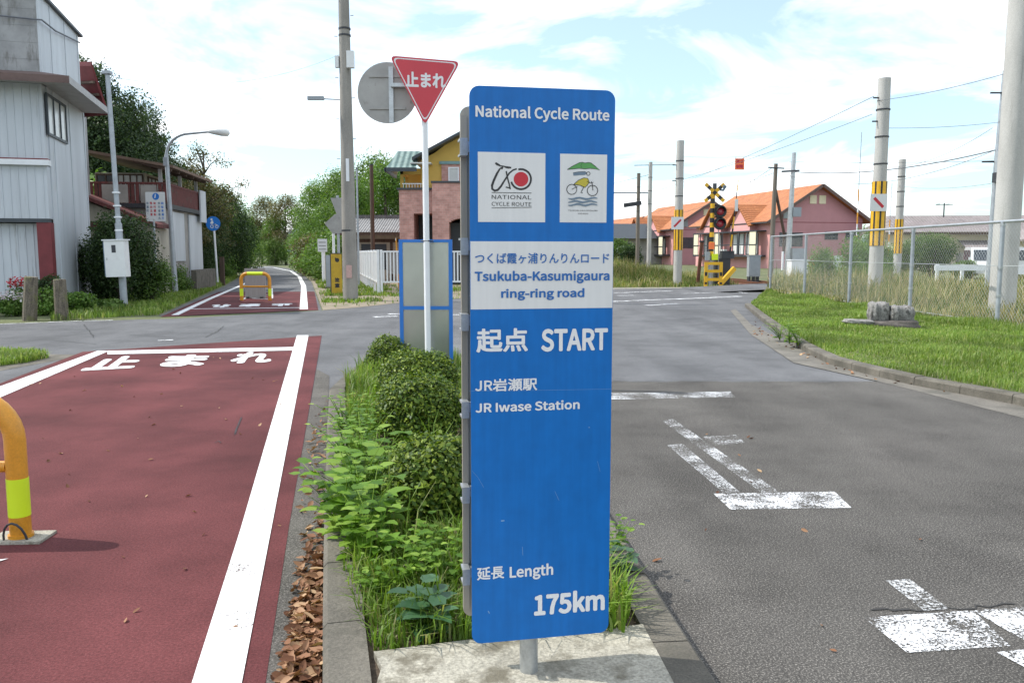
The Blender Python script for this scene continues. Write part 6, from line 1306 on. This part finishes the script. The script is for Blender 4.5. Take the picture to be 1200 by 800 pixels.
for k, px, py, Y, w in (('olive1', 312, 226, 114, 1), ('olive1', 333, 224, 108, 1), ('mid1', 354, 238, 98, 1), ('bright1', 322, 250, 108, 1.1), ('bright1', 372, 208, 82, 1), ('mid1', 392, 200, 78, 1), ('bright1', 408, 196, 80, 1), ('bright1', 366, 258, 78, 1.1), ('mid1', 306, 258, 114, 1.2), ('mid1', 294, 250, 118, 1.2), ('bright1', 380, 235, 74, 1.0), ('hedge2', 322, 278, 106, 1.3)):
    tree(k, px, py, Y, 'green tree closing the view at the bend of the cycle path', 'trees at the bend of the cycle path', w)
for k, px, py, Y, w in (('mid1', 432, 176, 66, 1.05), ('bright1', 450, 182, 62, .95), ('mid1', 466, 196, 64, 1), ('bright1', 418, 205, 60, .8), ('mid1', 484, 215, 70, 1.1)):
    tree(k, px, py, Y, 'loose green tree behind the grey tiled old house', 'trees behind the tiled house', w)
for k, px, py, Y, w in (('shrub1', 370, 274, 60, 1), ('shrub3', 368, 270, 55, 1), ('shrub1', 386, 264, 52, 1), ('shrub2', 364, 290, 66, 1), ('shrub1', 374, 286, 50, 1), ('shrub3', 372, 290, 55, 1), ('shrub1', 394, 272, 47, 1), ('shrub2', 388, 285, 46, 1), ('shrub3', 368, 298, 57, 1.1), ('shrub1', 356, 298, 74, 1.1), ('shrub2', 404, 268, 50, 1)):
    tree(k, px, py, Y, 'wild green shrub on the right bank of the cycle path', 'wild shrubs on the right bank of the cycle path', w * 1.1)
for px, py, Y in ((258, 305, 50), (261, 309, 54), (222, 314, 47), (270, 311, 62)):
    tree('shrub1', px, py, Y, 'low green shrub on the grass edge left of the cycle path', 'low shrubs left of the cycle path', 1.3)
for px, py, Y, lab in ((968, 283, 30, 'leafy wild shrub growing up against the fence below the pink gable'), (1006, 272, 31, 'lower leafy wild shrub against the fence left of the tall concrete pole'), (1022, 262, 36, 'leafy wild shrub behind the tall concrete pole with the white plate')):
    tree('shrub1', px, py, Y, lab, None, .6)
tree('shrub1', 118, 192, 36, 'bright green shrub seen between the grey shed and the old house', None, 1.2)
# big dark bush and the plants round the shed
def bush(name, px, py, Y, rx, m, n, size, label, cat='shrub', z0=0.0, seed=1, group=None, ry=None, nb=14):
    p = P(px, py, Y); h = p.z - z0; r = random.Random(seed); bl = []
    for i in range(nb):
        a = r.uniform(0, 6.28); q = math.sqrt(r.random()) * .6; zz_ = r.uniform(.18, .78); bl.append((q * rx * math.cos(a) * (1.25 - .6 * zz_), q * (ry or rx) * math.sin(a) * (1.25 - .6 * zz_), zz_ * h, rx * .48, (ry or rx) * .48, h * .27))
    bl.append((0, 0, h * .5, rx * .7, (ry or rx) * .7, h * .49))
    if name == 'azalea_bush': bl = [(0, 0, h * .47, rx * .97, rx * .97, h * .53)] * 3 + [(rx * .62 * math.cos(a), rx * .62 * math.sin(a), h * (.5 + .22 * math.sin(a * 3)), rx * .42, rx * .42, h * .3) for a in np.linspace(0, 5.6, 8)]
    t = thing(name, label, cat, (p.x, Y, z0), 0, group); g = np.random.default_rng(seed); v, f = leaf_cloud(bl, n, size, g, shell=.82 if name == 'azalea_bush' else .5, lump=.12 if name == 'azalea_bush' else .15); obj('foliage', npmesh('foliage', v, f, M[m]), t)
    b = MB()
    for i in range(7): a = i * .9; b.tube([(0, 0, -.05), (rx * .25 * math.cos(a), rx * .25 * math.sin(a), h * .4), (rx * .5 * math.cos(a), rx * .5 * math.sin(a), h * .75)], [.02 + h * .012, .015 + h * .008, .006], 6)
    b.build('stem', M['bark'], t); return t
bush('clipped_bush', 138, 247, 24.6, 1.25, 'hedge', 22000, .075, 'large dark green bush behind the white metal cabinet', seed=21)
bush('clipped_bush', 112, 275, 25.2, .9, 'hedge', 12000, .075, 'dark bush pressed against the grey shed wall', seed=22)
bush('clipped_bush', 176, 300, 25.5, .8, 'hedge2' if 'hedge2' in M else 'mid', 9000, .07, 'smaller mid green bush right of the white metal cabinet', seed=23)
bush('clipped_bush', 200, 310, 31.5, .8, 'mid', 7000, .07, 'low green bush behind the foot of the street lamp', seed=24)
for px, py, Y, rx, m, lab, s in ((55, 335, 20.3, .55, 'bright', 'leafy green plant between the two timber stump posts', 31), (90, 342, 20.4, .5, 'bright', 'leafy green plant right of the grey stump post', 32), (18, 348, 19.9, .5, 'bright', 'leafy green plant left of the mossy stump post', 33), (130, 350, 21.5, .45, 'mid', 'low plant at the foot of the dark bush', 34), (60, 322, 21.2, .5, 'hedge', 'taller dark plant behind the stump posts by the shed', 35)):
    bush('garden_plant', px, py, Y, rx, m, 2600, .075, lab, 'plant', seed=s, nb=7)
for px, py, Y, rx, m, lab, s in ((24, 324, 20.6, .3, 'petal_red', 'cluster of red flowers beside the mossy stump post', 41), (14, 341, 19.8, .32, 'petal_white', 'cluster of pale pink and white flowers left of the red ones', 42)):
    p = P(px, py, Y); t = thing('flower_clump', lab, 'flowers', (p.x, Y, 0)); g = np.random.default_rng(s)
    v, f = leaf_cloud([(0, 0, p.z - .12, rx, .25, .13), (-.14, 0, p.z - .17, .2, .2, .1), (.14, .05, p.z - .2, .2, .2, .1)], 260, .07, g, shell=.6); obj('petals', npmesh('petals', v, f, M[m]), t)
    v, f = leaf_cloud([(0, 0, p.z * .42, rx * 1.2, .28, p.z * .42)], 900, .07, g, shell=.3); obj('foliage', npmesh('foliage', v, f, M['mid']), t)
bush('clipped_hedge', 1094, 274, 50, 1.7, 'mid', 14000, .11, 'tall clipped hedge in front of the long cream house', seed=51, ry=.9)
bush('clipped_hedge', 1062, 282, 51, 1.2, 'mid', 9000, .11, 'lower clipped hedge left of the tall one beyond the fence', seed=52, ry=.9)
bush('clipped_hedge', 1131, 305, 49, 1.2, 'mid', 7000, .1, 'small clipped hedge right of the tall one beyond the fence', seed=53, ry=.8)
bush('clipped_hedge', 1036, 290, 54, 1.1, 'mid', 9000, .12, 'loose green hedge behind the striped poles', seed=54, ry=.9)
bush('clipped_hedge', 727, 278, 95, 2.4, 'mid', 7000, .2, 'rounded green hedge in front of the dark roofed house', seed=55, ry=1.2)
bush('clipped_hedge', 738, 287, 90, 1.7, 'hedge', 5000, .2, 'dark low hedge right of the rounded one near the brown timber pole', seed=56, ry=1.2)

# azaleas in the planting island
for (px, py0, Y, rx), n, lab, s in zip(AZ, (15000, 16000, 15000, 7000), ('clipped azalea nearest the blue sign, bottom of the row', 'clipped rounded azalea, second from the blue sign', 'clipped azalea just in front of the grey notice board', 'small azalea at the left corner of the grey notice board'), (61, 62, 63, 64)):
    bush('azalea_bush', px, py0, Y, rx, 'azalea', n, .03, lab, 'shrub', .09, s)

# broad-leaved weeds
HEART = ([(0, 0, 0), (.45, 0, -.04), (1, 0, -.2), (-.12, .3, .05), (.33, .44, .05), (-.12, -.3, .05), (.33, -.44, .05), (.74, .24, -.03), (.74, -.24, -.03)], [(0, 1, 4, 3), (1, 2, 7, 4), (0, 5, 6, 1), (1, 6, 8, 2)])
LONG = ([(0, 0, 0), (.45, 0, -.03), (1, 0, -.22), (.1, .12, .02), (.4, .2, .02), (.1, -.12, .02), (.4, -.2, .02), (.76, .13, -.06), (.76, -.13, -.06)], HEART[1])
def weed(seed, h, stems, per, size, spread, m, tmpl=HEART):
    g = np.random.default_rng(seed); pos, mats = [], []; b = MB()
    for s in range(stems):
        a = g.random() * 6.28; ln = spread * (.3 + .7 * g.random()); hh = h * (.55 + .5 * g.random()); pts = []
        for i in range(6): t = i / 5; pts.append(Vector((math.cos(a) * ln * t ** 1.4, math.sin(a) * ln * t ** 1.4, hh * (t - .18 * t * t))))
        b.tube(pts, .0035, 4, r1=.0015)
        for k in range(per):
            t = (k + 1) / per; i = min(4, int(t * 5)); p = pts[i].lerp(pts[i + 1], t * 5 - i); da = a + k * 2.4 + g.normal() * .4; el = .25 + .35 * t + g.normal() * .2
            x = np.array([math.cos(da) * math.cos(el * .5), math.sin(da) * math.cos(el * .5), math.sin(el * .5) * .7]); x /= np.linalg.norm(x); y = np.cross([0, 0, 1.], x); y /= np.linalg.norm(y); z = np.cross(x, y)
            sz = size * (.55 + .6 * g.random()) * (1.1 - .45 * t); pos.append(np.array(p) + x * size * .25); mats.append(np.stack([x, y, z], 1) * sz)
    v, f = scatter(*tmpl, np.array(pos), np.array(mats)); lm = npmesh('leaves', v, f, M[m]); lm.polygons.foreach_set('use_smooth', [True] * len(lm.polygons))
    o = b.build('stem', M['weed'], smooth=True); sm = o.data; bpy.data.objects.remove(o); return lm, sm
WD = [weed(1, .42, 8, 6, .12, .26, 'weed'), weed(2, .34, 8, 6, .085, .24, 'weed'), weed(3, .25, 5, 5, .12, .16, 'weed_blue'), weed(4, .5, 7, 9, .085, .2, 'weed', LONG), weed(5, .3, 10, 6, .06, .22, 'weed')]
def put_weed(k, px, py, s, label, group=None, rz=None, z=.10):
    p = G(px, py, z); t = thing('weed_plant', label, 'weed', p, random.uniform(0, 6.28) if rz is None else rz, group); t.scale = (s,) * 3
    obj('leaves', WD[k][0], t); obj('stem', WD[k][1], t); return t
for k, px, py, s in ((0, 405, 628, 1.0), (0, 432, 640, 1.05), (1, 395, 612, 1.1), (0, 420, 600, 1.1), (1, 425, 615, 1.1), (0, 438, 582, 1.1), (1, 408, 580, 1.0), (0, 440, 660, .85), (1, 418, 655, .85)):
    put_weed(k, px, py, s, 'broad leaved green weed spilling over the left kerb of the planting bed', 'broad leaved weeds at the left kerb')
for k, px, py, s in ((4, 410, 560, 1.2), (1, 425, 545, 1.2), (4, 405, 535, 1.2), (1, 430, 560, 1.0), (4, 418, 515, 1.3), (4, 440, 525, 1.2), (3, 452, 590, .9), (4, 402, 505, 1.2), (4, 430, 495, 1.2)):
    put_weed(k, px, py, s, 'small leaved weed among the grass left of the azaleas', 'small leaved weeds left of the azaleas')
for k, px, py, s in ((4, 470, 690, .9), (1, 520, 690, .7), (4, 530, 665, .9), (1, 492, 672, .8), (4, 445, 700, .7)):
    put_weed(k, px, py, s, 'low weed in the grass between the nearest azalea and the concrete slab', 'low weeds near the slab')
put_weed(2, 500, 738, .95, 'blue green large leaved weed near the edge of the concrete slab', rz=.6)
put_weed(2, 722, 672, .7, 'blue green weed peeping out right of the blue sign', rz=2.0); put_weed(1, 722, 648, .6, 'fresh green weed behind the right edge of the blue sign'); 
put_weed(1, 925, 403, 1.3, 'green weed growing over the kerb at the bend of the verge', z=.05); put_weed(4, 914, 399, 1.4, 'green weed in the gutter left of the kerb bend weed', z=.02); put_weed(4, 935, 405, 1.5, 'low bushy weed right of the kerb bend weed', z=.05)

# ------------------------------------------------------------------ grass and tall weeds
g = np.random.default_rng(11)
VP = [(p[0], p[1]) for p in inner[:-1]] + [(9.4, 6), (9.42, 30), (G(893, 347.5)[0], G(893, 347.5)[1])]
q = fill(VP, 150000, g); keep = g.random(len(q)) < np.clip(1.35 - q[:, 1] * .03, .5, 1); q = q[keep]
far = np.clip(q[:, 1] / 12, .7, 2)
hh = (.085 + .05 * np.sin(q[:, 0] * 2.1 + 1) * np.sin(q[:, 1] * 1.3)) * (1 + .5 * (q[:, 0] > 8.6)); 
tag(obj('verge_grass', npmesh('grass', *blades(np.c_[q, np.full(len(q), .085)], hh, .011 * far, .8, g), M['blade'])), 'bright green mown grass on the kerbed verge before the chain link fence', 'grass', kind='stuff')
q = fill([(9.3, 6), (9.35, 30.4), (10.5, 33), (14.6, 30), (15.5, 6)], 27000, g); dn = np.clip((15.5 - q[:, 0]) / 3, .2, 1); q = q[g.random(len(q)) < dn]
hh = .35 + .45 * np.clip((q[:, 0] - 9.4) / 1.2, 0, 1) * (.6 + .4 * np.sin(q[:, 1] * .8) ** 2) + .25 * np.clip((q[:, 1] - 22) / 6, 0, 1); hh = np.where(q[:, 0] < 9.7, .3, hh) * np.where(q[:, 1] < 22, .72, 1)
tag(obj('fence_weeds', npmesh('weeds', *blades(np.c_[q, np.full(len(q), .02)], hh, .018 * np.clip(q[:, 1] / 16, .7, 1.8), .9, g), M['dry'])), 'tall half dry weeds filling the strip behind the chain link fence', 'weeds', kind='stuff')
q = fill([(15, 6), (13.8, 30), (40, 60), (60, 60), (60, 6)], 30000, g)
tag(obj('far_rail_weeds', npmesh('weeds', *blades(np.c_[q, np.full(len(q), -.01)], .45, .05, .9, g), M['dry'])), 'dry weeds beyond the railway track at the right', 'weeds', kind='stuff')
FP = [tuple(G(716, 336.4)[:2]), tuple(G(830, 336.2)[:2]), (9.6, 37.2), (10.6, 38.2), (9.0, 60), (3, 75), (-2, 75), (1.0, 38)]
q = fill(FP, 42000, g); dd = q[:, 1] - 36
hh = np.clip(.12 + dd * .13, .12, .95) * (.75 + .35 * np.sin(q[:, 0] * 1.7) ** 2); hh = np.where(q[:, 0] > 8, hh * .6, hh)
mk = g.random(len(q)) < .42
tag(obj('crossing_grass', npmesh('grass', *blades(np.c_[q, np.full(len(q), -.01)][mk], hh[mk], .03, .8, g), M['blade'])), 'tall green grass on the bank left of the level crossing', 'grass', kind='stuff')
tag(obj('crossing_weeds', npmesh('weeds', *blades(np.c_[q, np.full(len(q), -.01)][~mk & (dd > .6)], hh[~mk & (dd > .6)] * 1.25, .03, .8, g), M['dry'])), 'pale dry seed weeds on the bank left of the level crossing', 'weeds', kind='stuff')
LB = [tuple(G(*p)[:2]) for p in ((60, 376), (105, 373), (186, 368.5), (262, 334), (279, 325), (270, 316), (235, 322), (190, 335), (140, 352), (60, 360))]
q = fill(LB, 40000, g)
tag(obj('bank_grass', npmesh('grass', *blades(np.c_[q, np.full(len(q), -.012)], .14 + .08 * np.sin(q[:, 0] * 2) ** 2, .025, .8, g), M['blade'])), 'short green grass bank beside the far cycle lane', 'grass', kind='stuff')
RB = [tuple(G(*p)[:2]) for p in ((379, 362), (395, 361.5), (470, 355), (540, 351), (540, 335), (430, 335), (400, 322), (360, 318), (372, 335))]
q = fill(RB, 22000, g)
sheet('bank_earth', [G(378.5, 363.2), G(420, 359.8), G(466, 354.8), G(545, 349), G(560, 335), G(440, 325), G(400, 314), G(352, 316.5), G(366, 331)], -0.004, M['dirt'])
cc = fill(RB, 75, g); dm = np.min(np.hypot(q[:, None, 0] - cc[None, :, 0], q[:, None, 1] - cc[None, :, 1]) / (.25 + .75 * g.random(75) ** 2)[None], 1); cl = (dm < 1) | (g.random(len(q)) < .04) | (np.hypot(q[:, 0] - up.x, q[:, 1] - up.y + .3) < 1.1)
tag(obj('pole_grass', npmesh('grass', *blades(np.c_[q[cl], np.full(cl.sum(), -.005)], .13 + .12 * np.clip(1 - dm[cl], 0, 1), .028, .9, g), M['island_blade'])), 'patchy grass round the foot of the utility pole and fence', 'grass', kind='stuff')
NP = [tuple(G(*p)[:2]) for p in ((-60, 418), (0, 414), (44, 416), (58, 419), (30, 425), (-60, 436))]
sheet('patch_earth', [G(-80, 416), G(0, 412.5), G(55, 414.5), G(102, 415.5), G(60, 423), G(0, 434), G(-80, 446)], -.003, M['kerb'])
q = fill(NP, 5200, g); tag(obj('corner_grass', npmesh('grass', *blades(np.c_[q, np.full(len(q), 0.0)], .13, .014, .9, g), M['blade'])), 'small tuft of grass at the left road edge beside the near red lane', 'grass', kind='stuff')

# ------------------------------------------------------------------ repeated small parts become objects of their own
def split(o):
    me = o.data; n = len(me.vertices); par = list(range(n))
    def fd(a):
        while par[a] != a: par[a] = par[par[a]]; a = par[a]
        return a
    for e in me.edges: a, b_ = fd(e.vertices[0]), fd(e.vertices[1]); par[a] = b_
    grp = {}
    for p in me.polygons: grp.setdefault(fd(p.vertices[0]), []).append(p)
    if len(grp) < 2: return
    for ps in grp.values():
        ids = sorted({v for p in ps for v in p.vertices}); ix = {v: k for k, v in enumerate(ids)}
        m2 = bpy.data.meshes.new(o.name.split('.')[0]); m2.from_pydata([me.vertices[v].co for v in ids], [], [[ix[v] for v in p.vertices] for p in ps])
        for m_ in me.materials: m2.materials.append(m_)
        for p, q in zip(ps, m2.polygons): q.use_smooth = p.use_smooth; q.material_index = p.material_index
        c = bpy.data.objects.new(o.name.split('.')[0], m2); C.objects.link(c); c.parent = o.parent; c.location = o.location
    bpy.data.objects.remove(o)
for o in list(C.objects):
    if o.type == 'MESH' and o.data.users == 1 and not o.children and o.name.split('.')[0] in ('rafter', 'balcony_post', 'band', 'post', 'clip', 'clamp', 'timber_band', 'crossarm', 'junction_box', 'foot', 'bracket', 'step_bolt', 'black_stripe', 'eave_battens', 'tension_wire', 'door_frame', 'coping', 'side_wall', 'spike', 'step', 'edge_trim'): split(o)
